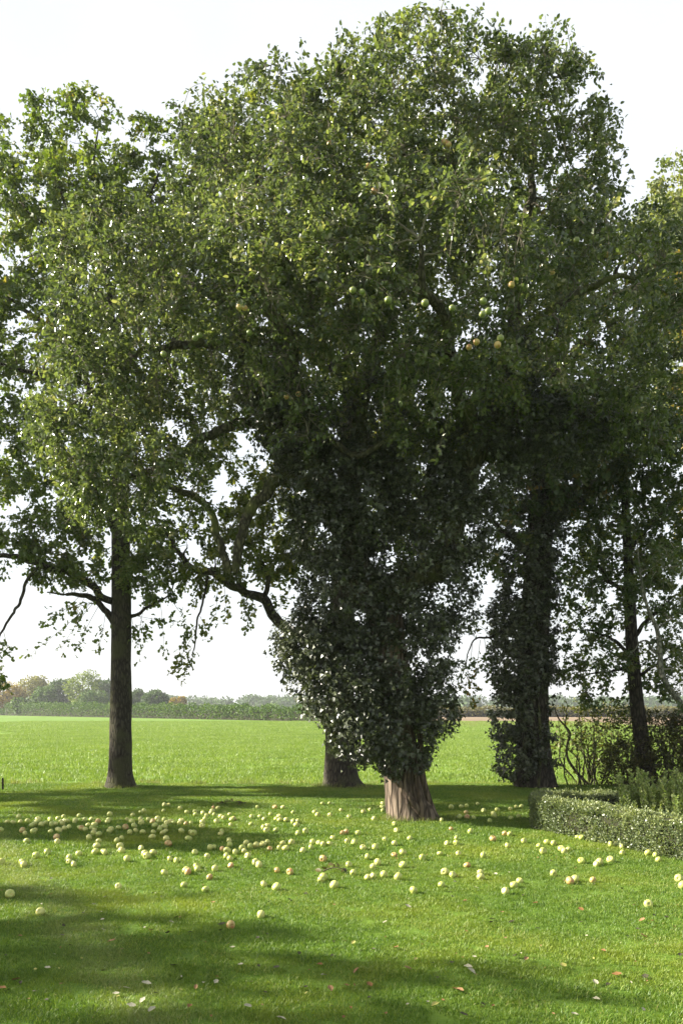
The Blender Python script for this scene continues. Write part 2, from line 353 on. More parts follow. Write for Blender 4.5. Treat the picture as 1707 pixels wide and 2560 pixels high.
def ring(cx, cy, r0, r1, a0=0, a1=2*math.pi):
    b = MB(); n = 20; v = []
    for k in range(n):
        a = a0 + (a1-a0)*k/(n-1); v += [(cx+r0*math.cos(a), cy+r0*math.sin(a), 0), (cx+r1*math.cos(a), cy+r1*math.sin(a), 0)]
    i = np.arange(n-1)[:, None]*2; b.add(v, i + np.array((0, 1, 3, 2))); return b.mesh('ring')
LEAF_T = {}
def template(kind):
    if kind == 'apple':
        v = [(0,0,0),(-.29,.28,.07),(-.25,.68,.05),(0,1,-.12),(.25,.68,.05),(.29,.28,.07)]; q = [(0,5,4,3),(0,3,2,1)]; t = []
    elif kind == 'ivy':
        v = [(0,.05,0),(-.52,.12,-.05),(-.26,.45,.03),(0,1,-.12),(.26,.45,.03),(.52,.12,-.05)]; q = [(0,5,4,3),(0,3,2,1)]; t = []
    elif kind == 'oak':
        v = [(0,0,0),(-.22,.33,.05),(.22,.33,.05),(-.13,.48,0),(.13,.48,0),(-.33,.74,.06),(.33,.74,.06),(0,1,-.1)]
        q = [(1,2,4,3),(3,4,6,5)]; t = [(0,2,1),(5,6,7)]
    elif kind == 'maple':
        v = [(0,0,0),(-.5,.35,.05),(-.2,.5,0),(0,1,-.08),(.2,.5,0),(.5,.35,.05)]; q = [(0,5,4,3),(0,3,2,1)]; t = []
    else:  # simple
        v = [(0,0,0),(-.3,.5,.05),(0,1,0),(.3,.5,.05)]; q = [(0,3,2,1)]; t = []
    return np.array(v, float), np.array(q), np.array(t) if t else None
def frames(D, N):
    Y = unit(D); Xa = unit(np.cross(Y, N)); Z = np.cross(Xa, Y)
    return np.stack((Xa, Y, Z), 1)        # rows are axes
def leaves(mb, kind, P, D, N, S, rnd):
    v, q, t = template(kind); n = len(P)
    Fm = frames(D, N)
    V = np.einsum('vk,nkc->nvc', v, Fm) * S[:, None, None] + P[:, None]
    o = (np.arange(n) * len(v))[:, None, None]
    mb.add(V.reshape(-1, 3), (q[None] + o).reshape(-1, 4), None if t is None else (t[None] + o).reshape(-1, 3), np.repeat(rnd, len(v)))
def leaf_parts(kind, mat, parent, P, D, N, S, rnd, base_name='leaf'):
    """single leaves as parts of their own, mesh data shared"""
    v, q, t = template(kind); ms = []
    for r in (0.15, 0.4, 0.65, 0.9):
        b = MB(); b.add(v, q, t, np.full(len(v), r)); me = b.mesh(base_name); me.materials.append(mat); ms.append(me)
    Fm = frames(D, N); pinv = Matrix.Translation(parent.location).inverted()
    for i in range(len(P)):
        o = bpy.data.objects.new(base_name, ms[min(3, int(rnd[i]*4))]); COL.objects.link(o); o.parent = parent
        m = Matrix(((*(Fm[i][0]),),(*(Fm[i][1]),),(*(Fm[i][2]),))).transposed() * float(S[i])
        M4 = m.to_4x4(); M4.translation = Vector(P[i]); o.matrix_parent_inverse = Matrix.Identity(4); o.matrix_basis = pinv @ M4

# ------------------------------------------------------------------ tree growing
def lobes_px(L):
    out = []
    for x, y, Y, rx, ry, rd, *w in L:
        c = W(x, y, Y); out.append((c, np.array((rx*Y/F, rd, ry*Y/F)), w[0] if w else 1.0))
    return out
def sample_lobes(lobes, n, rg, shell=0.5):
    vol = np.array([np.prod(r)**(0.75) * w for _, r, w in lobes]); vol /= vol.sum()
    k = rg.choice(len(lobes), n, p=vol)
    d = unit(rg.normal(size=(n, 3))); u = rg.uniform(0, 1, n)**(1/3*shell + 0.02)
    C = np.array([l[0] for l in lobes])[k]; R = np.array([l[1] for l in lobes])[k]
    wob = 1 + 0.16*np.array([mnoise.noise(Vector(C[i] + d[i]*R[i])*1.1) for i in range(n)])
    return C + d*R*(u*wob)[:, None], d
def bez(a, c, b, k):
    t = np.linspace(0, 1, k)[None, :, None]
    return (1-t)**2*a[:, None] + 2*t*(1-t)*c[:, None] + t*t*b[:, None]
def nearest(A, B, radB=None):
    """for each A the index of the nearest B, chunked"""
    idx = np.zeros(len(A), int)
    for s in range(0, len(A), 400):
        d = ((A[s:s+400, None] - B[None])**2).sum(-1)
        idx[s:s+400] = d.argmin(1)
    return idx
def limb_mesh(line, sides=10, rough=0.08, n=None, seed=0.0, flare=None, ribs=0.0, twist=0.0, wig=0.0):
    n = n or max(8, int(len(line)*7))
    L = smooth_line(line, n)
    if wig:
        for j in range(1, n):
            q = Vector(L[j, :3])*1.9 + Vector((seed, 0, seed)); a = wig*min(1, j/4)*(0.05 + 0.5*L[j, 3])
            L[j, :3] += np.array((mnoise.noise(q), mnoise.noise(q + Vector((9, 3, 1))), mnoise.noise(q + Vector((2, 8, 5)))))*a*1.6 + np.array((mnoise.noise(q*3.3), mnoise.noise(q*3.3 + Vector((4, 4, 4))), mnoise.noise(q*3.3 + Vector((7, 1, 2)))))*a*.5
    th = np.arange(sides)*2*np.pi/sides
    prof = np.ones((n, sides))
    for j in range(n):
        for i in range(sides):
            d = Vector((math.cos(th[i])*1.3, math.sin(th[i])*1.3, L[j, 2]*1.6 + seed))
            prof[j, i] += rough*mnoise.noise(d) + rough*0.7*mnoise.noise(d*3.1)
            if ribs: prof[j, i] += ribs*math.sin(5*th[i] + twist*L[j, 2] + 1.5*mnoise.noise(d)) + ribs*.5*math.sin(9*th[i] - twist*.6*L[j, 2])
    b = MB(); b.tubes(L[None, :, :3], L[None, :, 3], sides, prof)
    # close the tip
    m = b.n; tip = L[-1, :3]; b.add([tip], None, None); b.t.append(np.array([( (n-1)*sides+i, (n-1)*sides+(i+1)%sides, m) for i in range(sides)]))
    return b.mesh('limb'), L
def build_tree(root, limbs, lobes, rg, n_sec, n_twig, per_twig, kind, leafmat, size, bark, twigmat=None, trunk_first=True,
               shell=0.5, max_twig=0.9, twig_r=0.006, droop=0.15, updir=0.1, extra_twigs=None, parts=0, trunk_kw=None,
               nrm_up=0.7, jit=0.035, parts_kw=None, limb_sides=8, sec_r=0.02):
    """limbs: list of world control lines (first is the trunk); adds trunk, limb, twigs, crown children"""
    nodes, rads = [], []
    for i, ln in enumerate(limbs):
        if i == 0:
            me, L = limb_mesh(ln, sides=28, seed=i*3.7, n=max(40, len(ln)*9), **(trunk_kw or {}))
            link('trunk', me, bark, root)
        else:
            me, L = limb_mesh(ln, sides=limb_sides, rough=0.12, seed=i*3.7, wig=1.0, n=max(14, len(ln)*8))
            link('limb', me, bark if not isinstance(bark, tuple) else bark[1], root)
        L = L[np.linspace(0, len(L)-1, max(6, len(L))).astype(int)]
        if i == 0: L = L[len(L)//3:]
        nodes.append(L[:, :3]); rads.append(L[:, 3])
    N_, R_ = np.concatenate(nodes), np.concatenate(rads)
    tw = MB()
    # secondary branches
    tips, _ = sample_lobes(lobes, n_sec, rg, shell*1.4)
    order = np.sqrt(((tips[:, None] - N_[None])**2).sum(-1)).min(1).argsort(); tips = tips[order]
    for ch in np.array_split(np.arange(n_sec), 5):
        if not len(ch): continue
        T = tips[ch]; k = nearest(T, N_); A = N_[k]; r0 = np.minimum(R_[k]*0.6, sec_r)
        ln = np.linalg.norm(T - A, axis=1)
        C = A + (T - A)*0.5 + np.array((0, 0, 1.0))*(ln*0.16)[:, None] + rg.normal(size=T.shape)*(ln*0.1)[:, None]
        P = bez(A, C, T, 8); P[:, 1:-1] += rg.normal(size=(len(T), 6, 3))*(0.018*ln)[:, None, None]
        R = r0[:, None]*np.linspace(1, 0.28, 8)[None]
        tw.tubes(P, R, 5)
        N_ = np.concatenate((N_, P[:, 1:].reshape(-1, 3))); R_ = np.concatenate((R_, R[:, 1:].reshape(-1)))
    # twigs
    T, dn = sample_lobes(lobes, n_twig, rg, shell)
    k = nearest(T, N_); A = N_[k]; v = T - A; ln = np.linalg.norm(v, axis=1)
    sc = np.minimum(1, max_twig/(ln+1e-6)); T = A + v*sc[:, None]; ln = ln*sc
    short = ln < 0.22; T[short] += dn[short]*0.25; ln = np.linalg.norm(T - A, axis=1)
    C = A + (T-A)*0.5 + rg.normal(size=T.shape)*(ln*0.14)[:, None] + np.array((0, 0, 1.0))*(ln*updir)[:, None]
    T[:, 2] -= droop*ln
    P = bez(A, C, T, 6)
    if extra_twigs is not None: P = np.concatenate((P, extra_twigs))
    nt = len(P)
    tw.tubes(P, np.full((nt, 1), twig_r)*np.linspace(1, .35, 6)[None], 3)
    o = link('twigs', tw.mesh('twigs'), twigmat or M_twig, root); tag(o, kind='stuff')
    # leaves
    t = rg.uniform(0.22, 1.0, (nt, per_twig))**0.8; f = t*5; i0 = np.minimum(f.astype(int), 4); u = (f - i0)[..., None]
    ar = np.arange(nt)[:, None]
    pos = P[ar, i0]*(1-u) + P[ar, i0+1]*u; tan = unit(P[ar, i0+1] - P[ar, i0])
    pos = pos.reshape(-1, 3); tan = tan.reshape(-1, 3); n = len(pos)
    out = unit(rg.normal(size=(n, 3)))
    D = unit(tan*0.55 + out*0.85 + np.array((0, 0, -0.18)))
    Nn = unit(np.array((0, 0, nrm_up)) + rg.normal(size=(n, 3))*0.62)
    pos = pos + rg.normal(size=(n, 3))*jit
    S = size*rg.uniform(0.65, 1.25, n); rnd = np.clip(np.repeat(rg.uniform(0, 1, nt), per_twig)*0.45 + rg.uniform(0, 1, n)*0.6 - 0.02, 0, 1)
    sel = np.zeros(n, bool)
    if parts:
        cand = np.arange(n)
        if extra_twigs is not None: cand = cand[(nt - len(extra_twigs))*per_twig:]
        cand = rg.permutation(cand)[:parts]; sel[cand] = True
        leaf_parts(kind, leafmat, root, pos[sel], D[sel], Nn[sel], S[sel], rnd[sel])
    b = MB(); leaves(b, kind, pos[~sel], D[~sel], Nn[~sel], S[~sel], rnd[~sel])
    c = link('crown', b.mesh('crown'), leafmat, root); tag(c, kind='stuff')
    return root
def px_twigs(L):
    """[(x0,y0,x1,y1,depth,bend), ...] -> (n,6,3)"""
    A = np.array([W(a[0], a[1], a[4]) for a in L]); B = np.array([W(a[2], a[3], a[4] + (a[6] if len(a) > 6 else 0)) for a in L])
    C = (A+B)/2 + np.array([(a[5], 0, 0) for a in L]); return bez(A, C, B, 6)

# ---- apple tree
a_rg = np.random.default_rng(5)
base = G(1030, 2047); D0 = base[1]
apple = empty('apple_tree', (base[0], base[1], 0)); tag(apple, 'large old apple tree with leaning ribbed trunk standing on the lawn', 'tree')
tr = px_line([(1034, 2064, D0, .43), (1030, 2040, D0, .37), (1021, 2005, D0, .315), (1010, 1950, D0, .285), (997, 1880, D0, .27), (985, 1780, 12.55, .26), (975, 1650, 12.5, .25), (962, 1500, 12.5, .23)])
AL = [[(965,1530,12.5,.22),(880,1380,12.45,.19),(810,1220,12.4,.17),(740,1050,12.3,.14),(660,920,12.1,.11),(560,780,11.9,.08),(450,680,11.8,.05),(380,600,11.8,.02)],
      [(880,1380,12.45,.15),(900,1150,12.4,.13),(930,900,12.3,.11),(960,650,12.3,.08),(1000,430,12.3,.045),(1010,300,12.3,.012)],
      [(965,1530,12.5,.2),(1080,1380,12.45,.18),(1170,1220,12.4,.16),(1230,1060,12.4,.14),(1280,860,12.4,.11),(1310,620,12.4,.08),(1330,420,12.4,.045),(1350,300,12.4,.012)],
      [(1230,1060,12.4,.12),(1330,1035,12.3,.1),(1440,1030,12.2,.08),(1560,1050,12.2,.055),(1680,1120,12.2,.025)],
      [(1170,1220,12.4,.12),(1150,1000,11.8,.1),(1120,850,11.1,.08),(1080,720,10.5,.055),(1040,600,10.3,.025)],
      [(810,1220,12.4,.12),(760,1000,11.8,.1),(700,820,11.1,.07),(640,700,10.7,.03)],
      [(800,1200,12.4,.12),(700,1205,12.3,.09),(636,1265,12.2,.078),(613,1350,12.1,.072),(590,1425,12.1,.064),(562,1392,12.1,.058),(542,1320,12.1,.055),(515,1265,12.1,.05),(478,1236,12,.046),(420,1215,12,.038),(340,1195,12,.026),(250,1190,12,.012)],
      [(740,1050,12.3,.1),(600,1060,12.1,.075),(490,1120,12,.06),(420,1165,11.9,.05),(330,1180,11.9,.035),(220,1240,11.9,.012)],
      [(660,920,12.1,.08),(520,860,11.8,.06),(380,880,11.7,.045),(230,960,11.7,.025),(150,1050,11.7,.01)],
      [(740,1050,12.3,.1),(700,800,12.6,.08),(660,600,12.7,.06),(640,460,12.7,.035),(650,340,12.7,.012)],
      [(1280,860,12.4,.09),(1400,760,12.1,.06),(1520,700,12,.04),(1620,690,12,.015)],
      [(740,980,12.2,.05),(880,1130,11.9,.045),(960,1100,11.8,.03),(1040,1060,11.6,.01)]]
A_lobes = lobes_px([(1050,375,12.3,340,235,2.1),(1320,470,12.3,215,290,1.9),(1470,810,12.1,230,300,2.1),(660,490,12.5,260,250,1.9),
    (400,800,11.9,270,220,1.9,1.3),(250,1060,11.9,160,210,1.6,1.5),(1060,690,10.5,330,240,1.4),(690,700,10.8,240,220,1.3),(860,500,11.6,300,260,1.6),
    (340,1180,11.9,200,150,1.4,1.3),(300,680,12,190,130,1.5,1.0),(700,1010,11.2,120,90,.7,.6),(1010,960,11.2,130,150,.9,.8),(1180,900,10.6,140,90,.7,.7),(1330,980,11.4,170,70,.9,.7),(1580,1010,12.1,140,110,1.2,.8),
    (560,1000,11.9,150,100,1.0,.5),(1050,1330,12.0,110,60,.6,.25),(900,880,12.2,230,170,1.2,.9),(1150,1000,12.2,150,130,1.0,.8),(820,620,10.9,200,160,1.0,.7),(965,235,12.3,150,90,1.0,.7),(1215,245,12.3,170,75,.9,.6)])
shoots = px_twigs([(985,170,968,40,12.2,-.1),(1000,160,1012,45,12.2,.08),(1040,180,1050,85,12.2,.02),(960,200,925,95,12.2,-.1),(1080,190,1110,90,12.2,.1),(870,190,850,75,12.2,-.1),
    (860,200,890,80,12.3,.1),(840,210,825,110,12.2,0),(760,230,755,110,12.4,0),(720,250,690,125,12.4,-.1),(700,250,660,150,12.4,-.1),(660,300,640,170,12.5,-.05),(1150,180,1150,75,12.2,.02),(1170,170,1185,60,12.2,.05),
    (1130,200,1165,95,12.2,.06),(1260,180,1245,70,12.2,-.05),(1300,170,1340,65,12.2,.1),(1345,180,1362,38,12.3,.1),(1330,190,1350,60,12.3,.05),(1360,200,1375,85,12.3,.05),
    (1380,260,1455,130,12.3,.15),(1390,270,1450,160,12.2,.12),(1420,240,1445,180,12.3,.05),(1430,330,1480,230,12.3,.1),(1450,350,1515,260,12.3,.12),(1470,400,1530,300,12.3,.1),(1500,450,1560,375,12.2,.1),
    (1510,500,1585,430,12.2,.12),(1520,560,1600,500,12.2,.12),(1480,380,1500,285,12.2,.05),(1400,280,1420,190,12.3,.02),(1200,190,1215,85,12.2,.02),(1100,190,1085,90,12.3,-.04),
    (760,960,745,1030,10.9,.1),(720,940,700,1005,10.9,-.1),(790,930,775,1015,10.8,.05),(680,900,650,960,10.8,-.1),(1190,820,1230,885,9.9,.1),(1230,860,1290,910,9.9,.1),(1290,850,1300,920,9.9,.0),(1100,930,1090,1040,10.6,-.1),
    (1130,960,1085,1150,10.6,.08),(1020,1300,1100,1340,11.9,.1),(1050,1290,1160,1370,11.9,.1),(1000,1340,1060,1400,11.9,.05)])
build_tree(apple, [tr] + [px_line(l) for l in AL], A_lobes, a_rg, 520, 6200, 25, 'apple', M_apple, 0.064, M_bark_apple, shell=0.55, max_twig=0.75,
           extra_twigs=shoots, parts=300, twigmat=M_twig_apple, trunk_kw=dict(rough=0.10, ribs=0.045, twist=2.2), limb_sides=10, sec_r=0.022)
for o in apple.children:
    if o.name.startswith('limb'): o.data.materials.clear(); o.data.materials.append(M_bark_limb)

# ---- ivy plants
def build_ivy(root, stems, lobes, rg, n, size, split=0, stemmat=M_bark_limb, density=None, kind='ivy'):
    for i, s in enumerate(stems):
        me, _ = limb_mesh(s, sides=7, rough=0.15, seed=i*2.1); link('stem', me, stemmat, root)
    vol = np.array([(r[0]*r[2])**1.0 * w for _, r, w in lobes]); vol /= vol.sum()
    k = rg.choice(len(lobes), n, p=vol); d = unit(rg.normal(size=(n, 3)))
    Cc = np.array([l[0] for l in lobes])[k]; Rr = np.array([l[1] for l in lobes])[k]
    wob = np.array([1.07 + 0.30*mnoise.noise(Vector(Cc[i] + d[i]*Rr[i])*2.6) + 0.16*mnoise.noise(Vector(Cc[i] + d[i]*Rr[i])*7.0) for i in range(n)])
    u = 1 - np.abs(rg.normal(size=n))*0.14
    cl = rg.integers(0, max(1, n//20), n); o_ = np.argsort(cl)      # leaves gather on short sprigs
    first = np.full(cl.max()+1, -1); first[cl[::-1]] = np.arange(n)[::-1]; k0 = first[cl]
    ext = np.abs(rg.normal(size=n))*0.045
    pos = (Cc + d*Rr*(u*wob)[:, None])[k0] + unit(d/Rr)[k0]*ext[:, None] + rg.normal(size=(n, 3))*np.array((.042, .042, .045)); d = d[k0]; Rr = Rr[k0]; wob = wob[k0]; u = u[k0] + ext*2
    nn = unit(unit(d/Rr)*0.8 + np.array((0, 0, 0.5)) + rg.normal(size=(n, 3))*0.45)
    D = unit(np.array((0, 0, -0.6)) + rg.normal(size=(n, 3))*0.7 + d*0.4)
    S = size*rg.uniform(0.6, 1.3, n); rnd = rg.uniform(0, 1, n)
    sel = np.zeros(n, bool)
    if split:
        cand = np.where((u*wob > 1.12) & (d[:, 1] < 0.3))[0]; cand = rg.permutation(cand)[:split]; sel[cand] = True
        leaf_parts(kind, M_ivy if kind == 'ivy' else None, root, pos[sel], D[sel], nn[sel], S[sel], rnd[sel])
    b = MB(); leaves(b, kind, pos[~sel], D[~sel], nn[~sel], S[~sel], rnd[~sel])
    tag(link('foliage', b.mesh('foliage'), M_ivy, root), kind='stuff')
i_rg = np.random.default_rng(8)
ivy = empty('ivy_plant', (base[0], base[1] - 0.3, 0)); tag(ivy, 'bushy dark glossy ivy wrapped round the leaning apple trunk and its limbs', 'ivy')
q0 = D0 - 0.3
st = [px_line([(1062,2050,q0,.05),(1035,2010,q0-.03,.055),(1000,1960,q0-.0,.055),(970,1920,q0+.02,.05),(955,1870,q0+.02,.045),(950,1780,q0,.04),(900,1700,q0-.1,.02)]),
      px_line([(1058,2048,q0+.0,.06),(1048,2000,q0-.0,.05),(1040,1940,q0+.02,.045),(1030,1860,q0,.045),(1020,1780,q0-.02,.035),(1010,1650,q0-.1,.02)]),
      px_line([(1020,2010,q0-.05,.025),(1010,1950,q0-.03,.025),(1022,1900,q0,.022),(1000,1840,q0-.05,.02)]),
      px_line([(1088,2046,q0+.2,.05),(1068,1990,q0+.12,.045),(1055,1930,q0+.1,.045),(1050,1850,q0+.05,.04),(1045,1750,q0+.05,.03)])]
I_lobes = lobes_px([(985,1800,12.45,105,110,.6),(885,1730,12.4,135,95,.55),(1015,1640,12.35,110,140,.65),(820,1640,12.4,110,85,.5),(770,1600,12.5,75,60,.4),
    (860,1490,12.4,105,130,.6),(1050,1480,12.4,115,130,.65),(1085,1760,12.5,50,85,.35),(1000,1890,12.5,60,45,.35,.6),(900,1830,12.3,75,60,.4),
    (830,1330,12.35,90,110,.55),(790,1190,12.3,95,110,.6),(740,1060,12.2,90,90,.55),(670,950,12.1,85,80,.5),(1120,1320,12.35,100,110,.6),(1190,1170,12.3,110,110,.6),
    (1290,1060,12.3,120,80,.6),(1410,1090,12.2,110,80,.5),(920,1240,12.35,95,120,.5),(930,1050,12.3,70,130,.4,.7),(1260,920,12.3,80,110,.5,.7),(1060,1170,12.3,110,110,.5)])
M_ivy_stem = bark_mat('ivy_stem_bark', (0.08, 0.058, 0.04), (0.19, 0.145, 0.105), 14, 0.15, 0.7)
build_ivy(ivy, st, I_lobes, i_rg, 95000, 0.057, split=300, stemmat=M_ivy_stem)

# ---- left oak
l_rg = np.random.default_rng(21)
b1 = G(302, 1968); Y1 = b1[1]
oak1 = empty('oak_tree', tuple(b1)); tag(oak1, 'tall oak with straight bare trunk and drooping low branches at the field edge', 'tree')
OL = [[(303,1980,Y1,.44),(302,1968,Y1,.34),(302,1945,Y1,.27),(302,1915,Y1,.24),(302,1860,Y1,.225),(303,1700,Y1,.21),(304,1560,Y1,.2),(303,1400,Y1,.19),(300,1200,Y1,.17),(285,900,Y1,.12),(262,650,Y1,.06),(235,430,Y1,.03),(250,300,Y1,.012)],
      [(285,1555,Y1,.08),(235,1505,Y1-.2,.06),(195,1490,Y1-.4,.045),(120,1483,Y1-.6,.012)],
      [(285,1505,Y1,.08),(225,1465,Y1-.2,.075),(150,1430,Y1-.4,.07),(70,1400,Y1-.6,.055),(0,1385,Y1-.8,.045),(-120,1370,Y1-1,.02)],
      [(95,1415,Y1-.5,.035),(50,1510,Y1-.7,.03),(10,1580,Y1-.8,.022),(-30,1650,Y1-.9,.008)],
      [(318,1545,Y1,.045),(360,1520,Y1-.1,.03),(420,1490,Y1-.2,.018),(455,1420,Y1-.3,.008)],
      [(303,1350,Y1,.09),(200,1150,Y1-.5,.07),(110,960,Y1-.8,.05),(-20,910,Y1-1,.025)],
      [(300,1150,Y1,.09),(400,950,Y1+.4,.06),(455,720,Y1+.6,.03),(470,500,Y1+.6,.012)],
      [(295,1100,Y1,.08),(150,850,Y1+.6,.06),(-40,700,Y1+.8,.03)],
      [(278,850,Y1,.08),(200,640,Y1-.4,.05),(140,430,Y1-.6,.02)],
      [(278,850,Y1,.08),(330,650,Y1-.4,.05),(390,440,Y1-.6,.02)],
      [(265,700,Y1,.06),(180,600,Y1-.6,.04),(60,520,Y1-1,.015)],
      [(300,1000,Y1,.07),(200,760,Y1-1,.05),(80,600,Y1-1.6,.02)]]
L1 = lobes_px([(220,420,Y1,115,185,1.5),(85,470,Y1,100,140,1.5),(395,430,Y1,75,130,1.3),(20,600,Y1,160,150,1.9),(320,620,Y1,170,150,1.8),(-150,800,Y1,190,220,2.2),(60,820,Y1-.5,170,130,1.9),
    (420,800,Y1,120,150,1.6),(-60,1100,Y1,160,170,1.9),(110,1120,Y1,150,120,1.6),(230,1370,Y1-.3,180,90,1.2,1.3),(90,1350,Y1-.6,110,80,1,1.1),(400,1410,Y1-.2,90,100,1,1.1),(180,520,Y1-.8,160,110,1.4)])
spr1 = px_twigs([(235,1500,70,1640,Y1-.4,.1),(240,1500,150,1630,Y1-.4,-.1),(250,1510,185,1640,Y1-.3,-.05),(265,1520,245,1630,Y1-.3,.05),(200,1490,110,1560,Y1-.5,.1),(10,1580,25,1640,Y1-.8,.0),(0,1590,-10,1640,Y1-.8,.05),
    (345,1530,370,1600,Y1-.1,.05),(360,1520,350,1650,Y1-.2,-.1),(400,1500,410,1640,Y1-.2,.05),(330,1545,340,1600,Y1-.1,0),(420,1490,480,1590,Y1-.2,.1),(260,1500,130,1530,Y1-.4,.1),(220,1480,180,1550,Y1-.4,.0),(340,1540,440,1560,Y1-.2,.1),(5,1700,10,1720,Y1-.8,.0),(-10,1640,8,1715,Y1-.8,.05)])
build_tree(oak1, [px_line(l) for l in OL], L1, l_rg, 300, 1750, 30, 'oak', M_oak, 0.115, M_bark_oak, shell=0.6, max_twig=0.9, extra_twigs=spr1, parts=200,
           trunk_kw=dict(rough=0.05, ribs=0.012, twist=0.3), jit=0.05, sec_r=0.03)

# ---- middle oak behind the apple tree
m_rg = np.random.default_rng(31)
b2 = G(853, 1966); Y2 = b2[1]
oak2 = empty('oak_tree', tuple(b2)); tag(oak2, 'oak with thick bare trunk base standing behind the ivy-clad apple tree', 'tree')
ML = [[(857,1978,Y2,.66),(856,1966,Y2,.47),(854,1945,Y2,.37),(852,1915,Y2,.33),(850,1860,Y2,.3),(850,1750,Y2,.28),(855,1550,Y2,.26),(865,1300,Y2,.23),(875,1000,Y2,.18),(880,650,Y2,.12),(870,420,Y2,.04),(860,300,Y2,.012)],
      [(835,1690,Y2,.13),(770,1625,Y2-.2,.12),(722,1578,Y2-.3,.11),(685,1530,Y2-.4,.105),(650,1495,Y2-.5,.095),(600,1473,Y2-.6,.08),(520,1440,Y2-.7,.075),(465,1405,Y2-.8,.06),(430,1360,Y2-.8,.04),(380,1280,Y2-.8,.015)],
      [(658,1500,Y2-.5,.06),(665,1440,Y2-.5,.045),(640,1380,Y2-.6,.03),(600,1300,Y2-.7,.012)],
      [(520,1440,Y2-.7,.03),(505,1510,Y2-.7,.022),(490,1580,Y2-.7,.018),(475,1640,Y2-.7,.006)],
      [(860,1350,Y2,.12),(740,1150,Y2-.3,.09),(640,950,Y2-.5,.06),(560,750,Y2-.6,.03)],
      [(875,1000,Y2,.1),(720,700,Y2,.08),(600,500,Y2,.05),(560,300,Y2,.015)],
      [(865,1250,Y2,.1),(1000,1000,Y2+.4,.08),(1120,750,Y2+.5,.04)],
      [(878,800,Y2,.08),(980,550,Y2,.05),(1050,350,Y2,.02)]]
L2 = lobes_px([(568,380,Y2,85,105,1.4),(680,345,Y2,100,85,1.4),(640,560,Y2,160,180,1.8),(520,480,Y2,90,150,1.4),(880,420,Y2,200,220,2,.8),(1080,600,Y2,200,250,2,.8),(600,850,Y2-.3,150,170,1.6,.8),(620,1120,Y2-.4,140,120,1.5,.8),
    (640,1350,Y2-.5,120,110,1.3,.9),(510,1370,Y2-.7,110,100,1.1,.9),(980,1260,Y2-.3,130,110,1.2,1.2),(900,900,Y2,200,300,2,.9),(720,1300,Y2-.3,110,140,1.3,1.4),(1040,1100,Y2,150,150,1.6,.9)])
spr2 = px_twigs([(490,1580,445,1660,Y2-.7,-.05),(480,1620,430,1690,Y2-.7,-.05),(476,1640,455,1700,Y2-.7,.0),(490,1600,470,1680,Y2-.7,.05),(500,1540,520,1600,Y2-.7,.05),(495,1560,450,1620,Y2-.7,-.1),(560,1455,570,1560,Y2-.6,.0),(600,1475,620,1570,Y2-.6,.05),(640,1490,610,1545,Y2-.5,0),(545,1450,540,1550,Y2-.6,0),(700,1540,690,1490,Y2-.4,-.1),(690,1530,720,1480,Y2-.4,.1),(520,1440,480,1520,Y2-.7,0),(580,1465,640,1540,Y2-.6,.1)])
build_tree(oak2, [px_line(l) for l in ML], L2, m_rg, 280, 2300, 26, 'oak', M_oak2, 0.115, M_bark_oak, shell=0.7, max_twig=0.9, extra_twigs=spr2, parts=150,
           trunk_kw=dict(rough=0.05, ribs=0.02, twist=0.3), jit=0.05, sec_r=0.03)

# ---- right ivy-clad oak
r_rg = np.random.default_rng(41)
b3 = G(1322, 1967); Y3 = b3[1]
oak3 = empty('oak_tree', tuple(b3)); tag(oak3, 'dark oak with ivy climbing its trunk beside the box hedge', 'tree')
RL = [[(1340,1978,Y3,.48),(1338,1955,Y3,.42),(1335,1900,Y3,.36),(1330,1800,Y3,.33),(1335,1600,Y3,.3),(1345,1400,Y3,.27),(1360,1200,Y3,.23),(1390,950,Y3,.17),(1420,700,Y3,.1),(1435,480,Y3,.02)],
      [(1345,1400,Y3,.1),(1270,1330,Y3-.3,.07),(1210,1290,Y3-.5,.04),(1160,1300,Y3-.6,.012)],
      [(1310,1560,Y3,.04),(1230,1590,Y3-.2,.025),(1180,1610,Y3-.3,.015),(1150,1690,Y3-.3,.006)],
      [(1355,1250,Y3,.12),(1450,1120,Y3-.4,.09),(1560,1060,Y3-.6,.05),(1660,1060,Y3-.8,.02)],
      [(1390,950,Y3,.09),(1500,780,Y3,.06),(1560,620,Y3,.02)],
      [(1350,1350,Y3,.08),(1430,1260,Y3+.3,.05),(1530,1230,Y3+.5,.02)]]
L3 = lobes_px([(1340,1190,Y3,150,110,1.5),(1460,1100,Y3-.3,150,120,1.6),(1600,1080,Y3-.6,130,100,1.4),(1500,820,Y3,190,210,2,.8),(1440,560,Y3,120,150,1.5,.6),(1600,700,Y3,110,140,1.4,.7),(1240,1340,Y3-.4,90,110,1,.7),(1470,1260,Y3+.2,110,80,1.2,.6),(1300,1000,Y3,150,150,1.5,.4)])
spr3 = px_twigs([(1180,1610,1160,1720,Y3-.3,.05),(1160,1660,1190,1740,Y3-.3,.05),(1200,1600,1190,1680,Y3-.3,.0),(1150,1690,1185,1770,Y3-.3,.0),(1210,1595,1215,1700,Y3-.3,.05),(1170,1640,1140,1720,Y3-.3,-.05),(1190,1600,1170,1560,Y3-.3,0),(1230,1585,1160,1540,Y3-.3,0)])
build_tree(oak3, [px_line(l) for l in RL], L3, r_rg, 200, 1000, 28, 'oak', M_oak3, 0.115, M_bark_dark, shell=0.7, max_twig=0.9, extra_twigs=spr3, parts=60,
           trunk_kw=dict(rough=0.05, ribs=0.02, twist=0.3), jit=0.05, sec_r=0.03)
ivy2 = empty('ivy_plant', (b3[0], b3[1]-.45, 0)); tag(ivy2, 'dark ivy climbing the oak trunk beside the box hedge', 'ivy')
